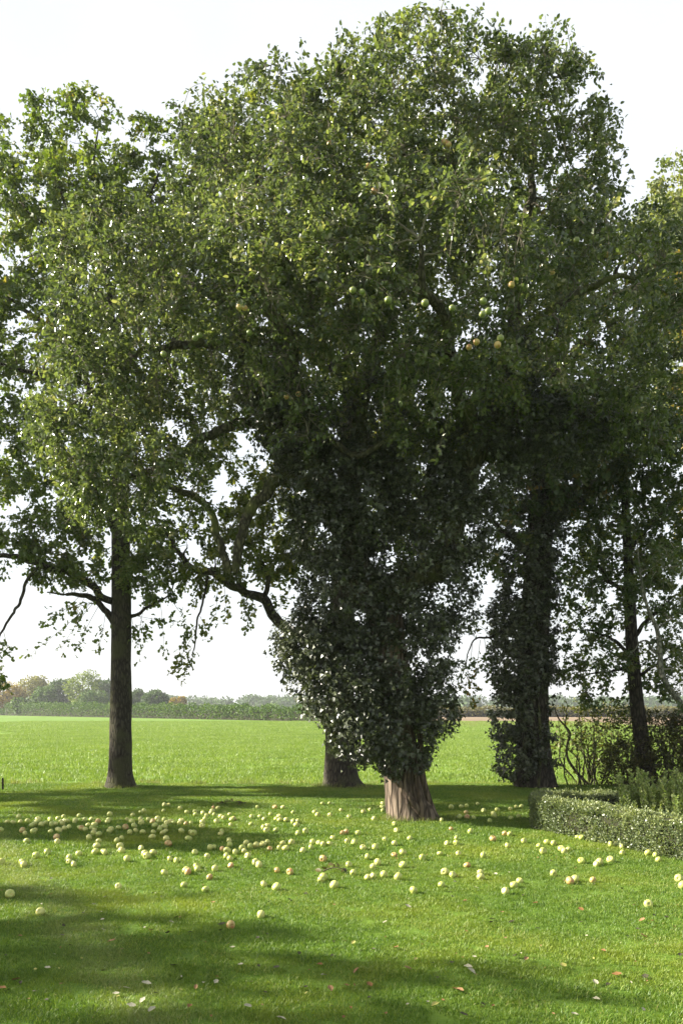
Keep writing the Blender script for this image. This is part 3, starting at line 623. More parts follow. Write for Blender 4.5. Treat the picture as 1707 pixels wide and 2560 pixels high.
st2 = [px_line([(1320,1968,Y3-.4,.03),(1310,1880,Y3-.38,.03),(1300,1700,Y3-.35,.025),(1310,1500,Y3-.32,.015)]), px_line([(1345,1968,Y3-.42,.03),(1350,1850,Y3-.36,.03),(1340,1650,Y3-.34,.025),(1350,1450,Y3-.3,.015)])]
I2 = lobes_px([(1290,1890,Y3-.1,50,70,.45),(1283,1780,Y3-.1,48,90,.5),(1300,1650,Y3-.1,72,95,.55),(1285,1560,Y3-.1,60,70,.5),(1315,1470,Y3-.1,62,100,.5),(1335,1340,Y3-.1,70,100,.5),(1345,1880,Y3-.1,36,90,.42,.5),(1345,1700,Y3-.1,38,120,.4,.5),(1350,1540,Y3-.1,38,110,.4,.5),(1370,1230,Y3-.1,60,80,.4,.7)])
build_ivy(ivy2, st2, I2, np.random.default_rng(9), 30000, 0.07, split=120)

# ---- slim maple on the right
s_rg = np.random.default_rng(51)
b4 = G(1614, 1966); Y4 = b4[1]
slim = empty('young_maple_tree', tuple(b4)); tag(slim, 'slim young tree with airy branches rising from the shrubs', 'tree')
SL = [[(1622,1975,Y4,.24),(1616,1930,Y4,.18),(1603,1850,Y4,.155),(1590,1750,Y4,.14),(1578,1600,Y4,.125),(1570,1430,Y4,.1),(1562,1280,Y4,.075),(1552,1120,Y4,.04),(1548,1000,Y4,.012)],
      [(1578,1600,Y4,.05),(1640,1530,Y4-.2,.035),(1700,1480,Y4-.3,.015)],[(1574,1500,Y4,.05),(1500,1420,Y4-.2,.035),(1440,1370,Y4-.3,.012)],
      [(1580,1640,Y4,.045),(1510,1590,Y4-.2,.03),(1440,1570,Y4-.3,.01)],[(1585,1700,Y4,.04),(1640,1660,Y4-.1,.025),(1690,1640,Y4-.2,.01)],
      [(1583,1680,Y4,.04),(1520,1680,Y4-.2,.025),(1450,1690,Y4-.3,.01)],[(1568,1400,Y4,.05),(1630,1300,Y4,.03),(1690,1240,Y4,.01)],[(1565,1340,Y4,.05),(1500,1250,Y4,.03),(1440,1220,Y4,.01)]]
L4 = lobes_px([(1560,1310,Y4,150,150,1.4),(1480,1480,Y4-.2,100,130,1.1),(1650,1450,Y4-.2,90,130,1.2),(1480,1660,Y4-.2,95,80,.9),(1640,1660,Y4-.2,80,80,.9),(1560,1120,Y4,130,130,1.3),(1500,1770,Y4-.2,70,40,.7,.4),(1670,1290,Y4,90,120,1.2)])
build_tree(slim, [px_line(l) for l in SL], L4, s_rg, 180, 950, 17, 'maple', M_slim, 0.10, M_bark_dark, shell=0.9, max_twig=0.8, trunk_kw=dict(rough=0.05), jit=0.05, sec_r=0.018)
# ---- pale-barked leaning sapling
Yp = 16.6
sap = empty('leaning_sapling', (W(1810, 1772, Yp)[0], Yp, 0)); tag(sap, 'thin pale-barked leaning sapling beside the slim young tree', 'tree')
PL = [[(1810,1990,Yp,.075),(1775,1880,Yp,.065),(1735,1800,Yp,.06),(1690,1745,Yp,.055),(1655,1690,Yp,.05),(1648,1620,Yp,.045),(1640,1570,Yp,.038),(1618,1520,Yp,.03),(1600,1440,Yp,.02),(1590,1340,Yp,.008)],
      [(1648,1640,Yp,.025),(1615,1600,Yp,.018),(1570,1640,Yp,.008)],[(1640,1575,Yp,.02),(1690,1530,Yp,.014),(1730,1470,Yp,.006)]]
build_tree(sap, [px_line(l) for l in PL], lobes_px([(1640,1420,Yp,80,80,.7),(1700,1560,Yp,60,70,.6),(1720,1700,Yp,60,60,.6)]), np.random.default_rng(61), 30, 130, 12, 'maple', M_slim, 0.09, M_bark_pale, twigmat=M_twig_pale, shell=0.9, trunk_kw=dict(rough=0.05))

# ---- taller trees further right behind
def far_tree(name, label, pxtrunk, lobes, seed, mat, size, nsec, ntw, per, kind='simple', group=None, bark=None):
    t = px_line(pxtrunk); root = empty(name, (t[0][0], t[0][1], min(0, t[0][2]) if abs(t[0][2]) < .5 else 0)); tag(root, label, 'tree', group)
    build_tree(root, [t], lobes_px(lobes), np.random.default_rng(seed), nsec, ntw, per, kind, mat, size, bark or M_bark_dark, shell=0.6, max_twig=1.4, jit=0.12, sec_r=0.05, twig_r=0.01)
    return root
def gy(Y): return HZ + H*F/Y + 4
far_tree('lime_tree', 'tall pale green tree rising behind the apple tree on the hedge side', [(1735,gy(30),30,.4),(1735,1500,30,.33),(1730,1000,30,.25),(1720,600,30,.1),(1715,450,30,.02)],
         [(1690,500,30,80,80,2),(1650,560,30,60,70,1.8),(1760,620,30,120,150,3),(1680,700,30,80,110,2.4),(1790,900,30,130,200,3),(1680,950,30,110,130,2.6)], 71, M_pale, 0.15, 110, 800, 24, 'apple')
far_tree('golden_tree', 'golden yellow autumn tree behind the slim young tree', [(1775,gy(23),23,.3),(1775,1400,23,.24),(1760,1000,23,.16),(1740,760,23,.05),(1735,640,23,.02)],
         [(1715,700,23,55,60,1.2),(1790,760,23,100,110,1.8),(1790,1000,23,100,140,2),(1790,1300,23,90,140,1.8)], 72, M_gold, 0.12, 60, 450, 24, 'apple')

# ---- trees outside the frame whose shade falls on the lawn
def shade_tree(label, x, y, h, cz, r, seed, mat=None, ntw=420, lob=None):
    root = empty('oak_tree', (x, y, 0)); tag(root, label, 'tree')
    t = [(x, y, -.05, .4), (x, y, .4, .27), (x+.1, y, h*.35, .23), (x, y+.1, h*.7, .13), (x, y, h*.95, .02)]
    rg = np.random.default_rng(seed); lobes = lob or [(np.array((x + rg.normal()*r*.45, y + rg.normal()*r*.45, cz + rg.normal()*r*.4)), np.array((r*.6, r*.6, r*.5)), 1.0) for _ in range(7)]
    build_tree(root, [t], lobes, rg, 70, ntw, 26, 'apple', mat or M_oak, 0.15, M_bark_oak, shell=0.7, max_twig=1.3, jit=0.1, sec_r=0.04)
shade_tree('oak in the field-edge row beyond the straight oak', -14.5, 17.2, 12, 8.4, 2.1, 81)
shade_tree('second oak in the field-edge row beyond the straight oak', -23.0, 17.2, 12, 8.4, 2.2, 82)
shade_tree('broad tree standing at the side of the near lawn', -18.6, 7.2, 11.5, 8.4, 1.9, 83, ntw=165)
shade_tree('tree at the side of the lawn level with the apple tree', -15.5, 12.4, 9, 7.0, 1.1, 84, ntw=130)

# ------------------------------------------------------------------ shrubs
g_rg = np.random.default_rng(91)
bs = G(1478, 1962)
shrub = empty('shrub', tuple(bs)); tag(shrub, 'thin many-stemmed shrub with sparse yellow-green leaves between the two right trunks', 'shrub')
Ys = bs[1]
stems = [px_line([(1475,1968,Ys,.035),(1440,1930,Ys,.03),(1418,1895,Ys,.027),(1416,1865,Ys,.025),(1424,1835,Ys,.023),(1412,1815,Ys,.02),(1395,1795,Ys,.015),(1378,1752,Ys,.006)]),
         px_line([(1412,1815,Ys,.014),(1416,1780,Ys,.01),(1418,1745,Ys,.004)]), px_line([(1440,1955,Ys+.2,.02),(1405,1910,Ys+.2,.016),(1400,1850,Ys+.2,.012),(1390,1800,Ys+.2,.005)])]
for i in range(16):
    x0 = 1470 + g_rg.normal()*28; x1 = x0 + g_rg.normal()*45; y1 = 1740 + g_rg.uniform(0, 110); d = g_rg.normal()*.25
    stems.append(px_line([(x0,1968,Ys+d,.018),(x0+(x1-x0)*.25+g_rg.normal()*6,1910,Ys+d,.014),(x0+(x1-x0)*.6+g_rg.normal()*8,1860,Ys+d,.01),(x1,y1,Ys+d*1.5,.004)]))
build_tree(shrub, stems, lobes_px([(1490,1830,Ys,90,75,.6),(1545,1820,Ys,55,60,.5),(1420,1860,Ys,40,60,.4,.3),(1520,1890,Ys,60,45,.5,.5)]), g_rg, 60, 300, 8, 'simple', M_shrub, 0.075, M_bark_limb, shell=1.0, max_twig=0.4, twig_r=.004, sec_r=.008, limb_sides=6, trunk_kw=dict(rough=.1))
def bush(name, label, x, y, rx, ry, rd, mat, n, size, seed, yd=None, cat='shrub'):
    b = G(x, y); Y = b[1]; root = empty(name, tuple(b)); tag(root, label, cat); rg = np.random.default_rng(seed); st = []
    for i in range(9):
        a = rg.uniform(0, 6.28); e = np.array((math.cos(a)*rx*Y/F*.7, math.sin(a)*rd*.7, ry*2*Y/F*rg.uniform(.6, .95)))
        st.append([(b[0]+e[0]*.1, b[1]+e[1]*.1, -.03, .02), tuple(b+e*.4+np.array((0, 0, .1)))+(.014,), tuple(b+e)+(.004,)])
    build_tree(root, st, lobes_px([(x, y-ry, Y, rx, ry, rd), (x-rx*.4, y-ry*1.3, Y, rx*.5, ry*.5, rd*.6, .6), (x+rx*.3, y-ry*1.4, Y, rx*.5, ry*.5, rd*.6, .6)]), rg, 60, n, 14, 'simple', mat, size, M_bark_limb, shell=0.8, max_twig=0.35, twig_r=.003, sec_r=.008, limb_sides=6, trunk_kw=dict(rough=.1))
bush('bush', 'dense olive brown bush beside the slim young tree trunk', 1680, 1966, 85, 95, .8, M_bush, 480, 0.065, 95)
bush('bush', 'low olive bush at the foot of the slim young tree', 1570, 1964, 55, 50, .5, M_bush, 260, 0.06, 96)
bush('bush', 'tall dark bush beyond the spiky bed plants', 1790, 1970, 90, 110, .9, M_bush, 420, 0.065, 97)

# ------------------------------------------------------------------ clipped box hedges
def hedge(label, a, b, h, w, seed, n, mat=M_box):
    a, b = np.array(a, float), np.array(b, float); d = b - a; L = np.linalg.norm(d); u = d/L; p = np.array((-u[1], u[0]))
    root = empty('box_hedge', (*((a+b)/2), 0)); tag(root, label, 'hedge', None); rg = np.random.default_rng(seed)
    core = MB(); ns, nt_ = 24, 12; v = []
    for i in range(ns+1):
        s = L*(0.03 + 0.94*i/ns)
        for k in range(nt_):
            th = 2*math.pi*k/nt_; cx, cz = math.cos(th), math.sin(th)
            m = max(abs(cx), abs(cz)); ox = cx/m*(w*.40); oz = h*.5 + cz/m*(h*.45)
            c = a + u*s + p*ox; v.append((c[0], c[1], oz))
    i = np.arange(ns)[:, None]; k = np.arange(nt_)[None]; core.add(v, np.stack((i*nt_+k, i*nt_+(k+1)%nt_, (i+1)*nt_+(k+1)%nt_, (i+1)*nt_+k), -1).reshape(-1, 4), [((0), kk, kk+1) for kk in range(1, nt_-1)] + [(ns*nt_, ns*nt_+kk, ns*nt_+kk+1) for kk in range(1, nt_-1)])
    link('branches', core.mesh('core'), MATS['hedge_core'], root)
    A = np.array((L*h, L*h, L*w, h*w, h*w)); face = rg.choice(5, n, p=A/A.sum())
    s = rg.uniform(0, L, n); t = rg.uniform(0, h, n); o = rg.uniform(-w/2, w/2, n)
    nx = np.zeros((n, 3)); z = t.copy(); off = o.copy(); ss = s.copy()
    for f, (nv) in enumerate(((*(-p), 0), (*p, 0), (0, 0, 1), (*(-u), 0), (*u, 0))):
        m = face == f; nx[m] = nv
        if f == 0: off[m] = -w/2
        if f == 1: off[m] = w/2
        if f == 2: z[m] = h
        if f == 3: ss[m] = 0
        if f == 4: ss[m] = L
    # rounded shoulders and uneven clipping
    P = np.stack((a[0] + u[0]*ss + p[0]*off, a[1] + u[1]*ss + p[1]*off, z), 1)
    bump = np.array([0.055*mnoise.noise(Vector(q)*3.0) + 0.03*mnoise.noise(Vector(q)*9.0) for q in P])
    sh = np.minimum(1, np.maximum(0, (z/h - .8)/.2)) * np.minimum(1, np.maximum(0, (np.abs(off)/(w/2) - .75)/.25))
    P += nx*(bump - np.abs(rg.normal(size=n))*0.02)[:, None]; P[:, 2] -= 0.035*sh; P[:, 2] = np.maximum(P[:, 2], 0.005)
    N = unit(nx*0.8 + np.array((0, 0, .35)) + rg.normal(size=(n, 3))*.6); D = unit(nx*.5 + np.array((0, 0, .5)) + rg.normal(size=(n, 3))*.7)
    sprig = (face == 2) & (rg.uniform(0, 1, n) < .06); P[sprig, 2] += rg.uniform(0, .06, sprig.sum())
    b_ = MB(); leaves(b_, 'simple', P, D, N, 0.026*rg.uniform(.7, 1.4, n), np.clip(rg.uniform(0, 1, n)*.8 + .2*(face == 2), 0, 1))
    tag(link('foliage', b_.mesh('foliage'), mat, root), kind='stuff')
plain('hedge_core', (0.02, 0.022, 0.012), 0.95, 0.1, (0.035, 0.035, 0.02), 20)
HA, HB, HC, HD = (2.68, 11.85), (4.15, 8.3), (2.95, 13.0), (5.6, 12.7)
hedge('low clipped box hedge running along the lawn in front of the spiky plants', HA, HB, .42, .36, 101, 52000)
hedge('low clipped box hedge along the short end of the bed by the apple tree', (2.80, 12.0), (2.93, 12.86), .38, .32, 102, 9000)
hedge('shaded low box hedge at the back of the bed before the bushes', HC, HD, .37, .36, 103, 24000)
soil = link('bed_soil', sheet(0, 1, 0, 1, 2, 2, lambda x, y: 0.0), plain('soil', (0.05, 0.035, 0.022), 0.95, 0.1, (0.09, 0.065, 0.045), 8))
me = soil.data
for v_, c_ in zip(me.vertices, ((HA[0]+.1, HA[1]+.1, .035), (HB[0]+.1, HB[1], .035), (HC[0], HC[1]-.1, .035), (HD[0], HD[1], .035))): v_.co = c_
tag(soil, kind='structure')

# ---- spiky plants in the bed
def spiky(label, x, y, Y, n, hmin, hmax, spread, seed):
    b = W(x, y, Y); b[2] = 0.03; root = empty('rosemary_plant', tuple(b)); tag(root, label, 'plant', 'upright spiky plants in the box-edged bed'); rg = np.random.default_rng(seed)
    st_ = MB(); lv = MB()
    for i in range(n):
        a = rg.uniform(0, 6.28); r = rg.uniform(0, spread); hh = rg.uniform(hmin, hmax)
        p0 = b + np.array((math.cos(a)*r*.4, math.sin(a)*r*.4, 0)); p1 = b + np.array((math.cos(a)*r, math.sin(a)*r, hh)); c = p0 + (p1-p0)*.5 + np.array((math.cos(a)*r*.25, math.sin(a)*r*.25, 0))
        P = bez(p0[None], c[None], p1[None], 8); st_.tubes(P, np.linspace(.004, .0015, 8)[None], 4)
        m = int(hh*210); t = rg.uniform(.25, 1, m); pos = np.stack([np.interp(t, np.linspace(0, 1, 8), P[0, :, q]) for q in range(3)], 1)
        d = unit(np.stack((rg.normal(size=m), rg.normal(size=m), np.full(m, 1.0)), 1)); leaves(lv, 'simple', pos, d, unit(rg.normal(size=(m, 3))), .04*rg.uniform(.6, 1.2, m), rg.uniform(0, 1, m))
    link('stem', st_.mesh('stem'), M_twig, root); tag(link('foliage', lv.mesh('foliage'), M_herb, root), kind='stuff')
for i, (x, Y, n, h0, h1, sp) in enumerate([(1600,11.2,44,.45,.82,.3),(1660,10.6,44,.4,.75,.32),(1715,10.2,40,.45,.78,.3),(1560,11.0,10,.38,.6,.2),(1755,10.8,40,.45,.8,.3),(1690,11.8,40,.4,.75,.35)]):
    spiky('upright light green spiky plant rising above the box hedge', x, 0, Y, n, h0, h1, sp, 110+i)

# ------------------------------------------------------------------ apples
def apple_mesh(name, seed):
    ns, nr = 14, 10; v = []
    for j in range(nr):
        ph = math.pi*(j/(nr-1)); r = math.sin(ph)**0.85 if 0 < ph < math.pi-1e-6 else 0.0
        z = math.cos(ph)*.88
        if j == 0: z -= .42
        if j == 1: z -= .02
        if j == nr-1: z += .34
        for i in range(ns):
            th = 2*math.pi*i/ns; k = 1 + .03*math.sin(5*th)*(j/(nr-1)) + .03*mnoise.noise(Vector((math.cos(th)*1.5, math.sin(th)*1.5, z*1.5+seed)))
            v.append((r*k*math.cos(th)*(1-.05*(j/(nr-1))), r*k*math.sin(th)*(1-.05*(j/(nr-1))), z))
    j = np.arange(nr-1)[:, None]; i = np.arange(ns)[None]; i2 = (i+1) % ns
    b = MB(); b.add(v, np.stack((j*ns+i, (j+1)*ns+i, (j+1)*ns+i2, j*ns+i2), -1).reshape(-1, 4)); return b.mesh(name)
def apple_mat(name, c1, c2, blush, amt):
    m, n, l = newmat(name)
    tc = n.new('ShaderNodeTexCoord'); nz = n.new('ShaderNodeTexNoise'); nz.inputs['Scale'].default_value = 1.3; nz.inputs['Detail'].default_value = 4
    oi = n.new('ShaderNodeObjectInfo'); l.new(tc.outputs['Object'], nz.inputs['Vector'])
    va = n.new('ShaderNodeVectorMath'); va.operation = 'ADD'; l.new(tc.outputs['Object'], va.inputs[0]); l.new(oi.outputs['Location'], va.inputs[1]); l.new(va.outputs[0], nz.inputs['Vector'])
    r = ramp(n, [(0.0, c1), (1.0, c2)]); l.new(oi.outputs['Random'], r.inputs[0])
    mr = n.new('ShaderNodeMapRange'); mr.inputs[1].default_value = amt; mr.inputs[2].default_value = amt + .22; l.new(nz.outputs['Fac'], mr.inputs[0])
    mx = n.new('ShaderNodeMix'); mx.data_type = 'RGBA'; mx.inputs[7].default_value = (*blush, 1); l.new(mr.outputs[0], mx.inputs[0]); l.new(r.outputs[0], mx.inputs[6])
    p = n.new('ShaderNodeBsdfPrincipled'); p.inputs['Roughness'].default_value = 0.38; l.new(mx.outputs[2], p.inputs['Base Color'])
    p.inputs['Subsurface Weight'].default_value = 0.0
    o = n.new('ShaderNodeOutputMaterial'); l.new(p.outputs[0], o.inputs[0]); return m
MA = apple_mat('apple_pale', (0.34, 0.40, 0.09), (0.48, 0.48, 0.15), (0.36, 0.24, 0.07), 0.56)
MR = apple_mat('apple_blushed', (0.44, 0.37, 0.12), (0.44, 0.32, 0.12), (0.34, 0.12, 0.05), 0.46)
MGR = apple_mat('apple_green', (0.13, 0.17, 0.04), (0.20, 0.23, 0.07), (0.22, 0.14, 0.05), 0.6)
APM = {}
for nm, mt in (('pale', MA), ('red', MR), ('green', MGR)):
    APM[nm] = []
    for s in range(3):
        me = apple_mesh('apple', s*1.7+.3); me.materials.append(mt); APM[nm].append(me)
M_stem = plain('apple_stem_wood', (0.07, 0.05, 0.03), 0.8)
sb = MB(); sb.tubes(np.array([[(0, 0, .55), (.03, 0, .8), (.09, .02, 1.05), (.16, .03, 1.25)]]), np.array([[.05, .04, .045, .06]]), 5); STEM = sb.mesh('stem'); STEM.materials.append(M_stem)
LA = [(35,104),(62,106),(85,105),(88,80),(120,103),(150,122),(160,117),(177,92),(172,100),(193,118),(213,108),(233,93),(240,118),(252,115),(268,88),(283,100),(295,78),(300,97),(312,100),(320,128),(298,135),(268,140),(283,138),(235,148),(290,112),(345,103),(367,76),(350,98),(392,95),(415,95),(453,104,1),(370,132),(378,136,1),(395,140),(407,118),(437,118),(412,140),(437,141),(503,98),(508,70),(497,104),(433,158),(457,162),(412,177),(457,192),(448,217),(507,147),(513,138),(548,132),(580,131,1),(588,92),(605,99),(612,107),(613,73),(620,125),(600,152),(627,143),(655,104),(648,95),(660,152),(652,110),(685,92),(705,103,1),(728,88),(735,100),(750,98),(715,122),(738,130),(738,140),(760,127),(765,145),(708,150),(752,155),(770,108),(790,106),(803,105),(828,108),(838,97),(858,110,1),(882,106),(838,148),(880,152),(893,158),(870,183),(832,40),(755,50),(758,22),(775,22),(665,52),(650,57),(863,58),(900,55),(903,68),(938,62),(953,70),(975,60),(980,52),(1005,36),(988,35,1),(990,68),(945,85),(933,123),(935,105),(1000,100),(1020,80),(1033,83),(1060,65),(1080,88,1),(1070,92),(1065,115),(1025,148),(1018,160),(1058,192),(105,145,1),(117,157),(155,150),(165,142),(125,194),(262,175,1),(267,195),(220,243),(168,260),(320,270),(320,285),(342,298),(365,250),(440,243),(460,243),(484,242),(555,217),(563,236),(540,188),(563,177),(588,278),(652,225),(668,252),(683,258),(677,264),(708,248),(785,276),(815,282),(703,175),(768,182),(777,206,1),(760,338),(858,327),(880,328,1),(900,245),(908,308),(912,322),(957,262),(970,225),(985,225),(993,320),(1065,305,1),(968,358,1),(1027,232,1),(1048,240),(1045,265),(1062,275),(1060,210),(1053,190),(1085,245),(1118,227),(1127,240),(1135,202),(1155,218),(1183,213),(1213,208),(1233,199),(1143,264),(1180,294),(1195,305),(1245,228,1),(1290,222),(1305,203),(1317,229),(1345,200),(1397,238),(1435,222),(1443,200),(1470,203),(1490,208),(1520,207),(1535,180),(1375,160),(1410,150),(1230,145),(1273,143),(1218,132),(1235,122),(1158,114),(1160,80),(1200,77),(1218,90),(1248,66),(1187,32),(1268,34,1),(1305,35),(1275,92),(1287,77),(1290,95),(1320,96),(1352,58),(1353,105),(1373,102),(1367,120),(1452,60),(1465,73),(1522,72),(1487,18),(1520,15),(1278,328,1),(1338,336,1),(1490,280,1),(1492,362),(105,290),(110,300),(8,287),(5,143)]
LB = [(47,655),(185,735),(541,613),(840,608),(938,630),(1203,605),(1260,623),(1190,752),(1052,800,1),(1470,583),(1522,613)]
LC = [(5,120),(107,130),(137,118),(190,105),(200,107),(195,122),(193,88),(42,153),(155,163),(248,187),(258,218),(463,168),(507,208,1),(595,222),(545,155),(575,133,1),(580,155,1),(610,157),(553,105),(578,103),(507,110),(628,92),(655,125),(718,122),(700,140),(705,150),(778,115),(803,105),(827,104),(683,172),(815,148),(780,158),(752,230,1),(775,231),(698,256,1),(765,285),(840,264),(908,284),(975,273),(927,313),(945,270),(1010,300),(1025,313),(1043,303),(1103,248),(1082,246),(1155,252),(1190,260),(1235,280),(1265,275,1),(1288,290),(1290,318),(1408,322),(1440,328),(1445,305,1),(1455,352),(1548,323),(1102,357),(1170,370),(1192,367),(1235,353),(205,260),(318,255),(530,252),(488,277),(530,275),(541,322),(653,330),(455,322),(376,342),(287,320),(247,330,1),(248,278),(160,297),(105,297),(65,275),(32,268),(82,230),(12,230,1),(35,228,1),(125,340),(40,375),(60,410),(150,380),(172,365),(150,423),(200,418),(287,376),(265,430),(478,408),(515,420),(580,377,1),(640,408),(642,430),(975,413),(125,430)]
LD = [(335,640),(463,613),(820,592),(793,613),(755,643),(1050,595,1),(1072,590),(1155,588,1),(1408,705),(1547,588),(1565,620)]
SPOTS = [(a[0]/1.845, 2000+a[1]/1.845, len(a) > 2) for a in LA] + [(a[0]/1.823, 1880+a[1]/1.823, len(a) > 2) for a in LB] + \
        [(850+a[0]/1.83, 1960+a[1]/1.83, len(a) > 2) for a in LC] + [(850+a[0]/1.83, 1880+a[1]/1.83, len(a) > 2) for a in LD]
rg = random.Random(4)
placed = []
for x, y, red in SPOTS:
    r = rg.uniform(.033, .045)
    g = G(x, y + 4); gx, gy_ = g[0], g[1]
    for _ in range(12):
        hit = [(px_, py_, pr) for px_, py_, pr in placed if math.hypot(px_-gx, py_-gy_) < (pr + r)*.98]
        if not hit: break
        px_, py_, pr = hit[0]; gy_ += (pr + r)*.5*(1 if gy_ >= py_ else -1); gx += rg.uniform(-.02, .02)
    placed.append((gx, gy_, r))
    Y = gy_
    me = APM['red' if red else 'pale'][rg.randrange(3)]
    o = bpy.data.objects.new('apple', me); COL.objects.link(o)
    o.scale = (r, r*rg.uniform(.92, 1.05), r*rg.uniform(.82, .98)); o.rotation_euler = (rg.gauss(0, 1.0), rg.gauss(0, 1.0), rg.uniform(0, 6.28))
    o.location = (gx, gy_, lz(gx, gy_) + r*.76)
    if red: tag(o, 'fallen apple with red blush lying in the grass', 'apple', 'red-blushed fallen apples on the lawn')
    else: tag(o, 'pale yellow-green fallen apple lying in the grass', 'apple', 'pale fallen apples on the lawn')
# hanging apples
HANG = [(1190,855,9.6,'red'),(1172,868,9.7,'red'),(1293,914,9.7,'green'),(742,1027,10.7,'green'),(746,985,10.8,'red'),(716,992,10.8,'red'),(1207,753,9.0,'green'),(1220,778,9.1,'green'),(1205,785,9.0,'green'),(1250,845,9.4,'green'),(1243,862,9.4,'red'),(1278,712,9.5,'red'),
        (1355,668,10.4,'red'),(1380,680,10.5,'red'),(598,768,9.7,'red'),(612,770,9.7,'red'),(624,832,10.1,'green'),(410,885,10.1,'green'),(488,845,10.1,'green'),(500,838,10.1,'green'),(935,478,10.0,'red'),(920,415,10.2,'red'),(1110,355,10.5,'red'),(1120,362,10.5,'red'),(1352,425,10.6,'green'),
        (1365,255,11.4,'red'),(1032,222,11.0,'red'),(882,725,9.3,'green'),(905,730,9.3,'green'),(970,750,9.1,'green'),(1062,757,9.1,'green'),(1440,600,10.4,'green'),(1535,418,11.3,'green'),(825,360,10.5,'red'),(1130,770,9.1,'green')]
for i, (x, y, Y, c) in enumerate(HANG):
    p = W(x, y, Y + .25); r = rg.uniform(.036, .042)
    o = bpy.data.objects.new('hanging_apple', APM[c][i % 3]); COL.objects.link(o); o.location = p; o.scale = (r, r, r); o.rotation_euler = (rg.gauss(0, .2), rg.gauss(0, .2), rg.uniform(0, 6.28))
    s = bpy.data.objects.new('stem', STEM); COL.objects.link(s); s.parent = o
    if c == 'red': tag(o, 'red-blushed apple still hanging among the apple tree leaves', 'apple', 'red apples hanging in the tree')
    else: tag(o, 'green apple still hanging among the apple tree leaves', 'apple', 'green apples hanging in the tree')

# ------------------------------------------------------------------ fallen leaves and twigs
FL = {}
for nm, c, c2, gl in (('pale', (0.24, 0.23, 0.15), (0.36, 0.34, 0.24), 'pale dry curled leaf lying on the lawn'), ('brown', (0.16, 0.09, 0.04), (0.24, 0.14, 0.06), 'brown dry leaf lying on the lawn'),
                      ('dark', (0.03, 0.03, 0.015), (0.05, 0.045, 0.02), 'dark withered leaf lying on the lawn'), ('orange', (0.12, 0.062, 0.018), (0.18, 0.09, 0.03), 'orange brown autumn leaf lying on the lawn'), ('yellow', (0.22, 0.22, 0.05), (0.3, 0.28, 0.08), 'yellowing fallen leaf lying on the lawn')):
    mt = plain('fallen_leaf_'+nm, c, 0.7, 0.3, c2, 6); ms = []
    for s in range(3):
        r2 = np.random.default_rng(s+7); ny, nx = 6, 5; v = []
        cu = r2.uniform(.4, 1.3); be = r2.uniform(-.5, .7)
        for j in range(ny):
            t = j/(ny-1); w = .05 + .36*math.sin(math.pi*min(1, t*.95+.03))**.8*(1 + .2*math.sin(t*17+s))
            for i in range(nx):
                u = (i/(nx-1) - .5)*2; v.append((u*w*(1-.2*cu*abs(u)), t - .5, .02 + cu*.3*w*u*u + be*.25*(t-.5)**2 + .02*math.sin(9*t+5*u+s)))
        jj = np.arange(ny-1)[:, None]; ii = np.arange(nx-1)[None]; b = MB(); b.add(v, np.stack((jj*nx+ii, jj*nx+ii+1, (jj+1)*nx+ii+1, (jj+1)*nx+ii), -1).reshape(-1, 4)); me = b.mesh('fallen_leaf'); me.materials.append(mt); ms.append(me)
    FL[nm] = (ms, gl)
KN = [(468,775,'pale'),(468,822,'pale'),(430,703,'pale'),(480,668,'pale'),(782,788,'pale'),(803,768,'dark'),(322,897,'dark'),(160,1115,'pale'),(218,1003,'pale'),(792,990,'dark'),(530,1123,'pale'),(580,1098,'pale'),(650,1155,'pale'),(693,1198,'pale'),(1130,1178,'pale'),(1475,1030,'pale'),(1100,652,'pale'),(1320,685,'dark'),(1393,655,'dark'),(1012,800,'dark'),(555,912,'brown'),(510,875,'brown'),(690,825,'orange'),(75,1060,'brown'),(10,1100,'orange'),(985,1065,'pale'),(930,1070,'pale'),(1060,905,'pale'),(1145,1065,'pale'),(1505,1093,'brown'),(865,1180,'orange'),(380,745,'dark'),(765,838,'dark'),(285,850,'dark'),(470,1015,'dark'),(235,655,'brown'),(1175,862,'dark'),(1260,995,'dark'),(1280,1233,'pale'),(600,1180,'pale'),(668,1075,'pale')]
KN2 = [(310,717,'pale'),(500,653,'dark'),(1098,790,'dark'),(1437,763,'dark'),(1380,782,'brown'),(1385,853,'orange'),(890,700,'orange'),(740,743,'brown'),(695,775,'pale'),(600,1018,'pale'),(585,998,'pale'),(530,1105,'orange'),(545,1108,'brown'),(255,905,'orange'),(310,1003,'brown'),(135,1080,'orange'),(150,912,'dark'),(510,977,'dark'),(1167,1068,'pale'),(1225,1078,'dark'),(1395,1040,'dark'),(1170,1145,'pale'),(1072,1217,'pale'),(565,1222,'dark'),(205,790,'pale'),(785,788,'dark'),(800,945,'dark'),(850,960,'brown'),(1020,990,'yellow'),(790,708,'yellow'),(620,630,'pale'),(527,603,'pale'),(770,560,'pale'),(710,567,'pale'),(1285,633,'dark'),(1345,715,'brown'),(1160,612,'dark'),(1100,730,'orange'),(345,960,'yellow'),(60,882,'yellow'),(30,1083,'orange'),(75,1012,'brown'),(435,1175,'yellow'),(1555,940,'dark'),(1265,1030,'orange'),(1490,770,'dark')]
spots = [(x/1.823, 1880+y/1.823, k, 1.0) for x, y, k in KN] + [(850+x/1.83, 1880+y/1.83, k, 1.0) for x, y, k in KN2]
for _ in range(190):
    y = 2090 + 470*rg.random()**.8; spots.append((rg.uniform(-80, 1790), y, rg.choices(['dark', 'brown', 'pale', 'orange', 'yellow'], [5, 3, 2, 1.6, 1.6])[0], rg.uniform(.35, .7)))
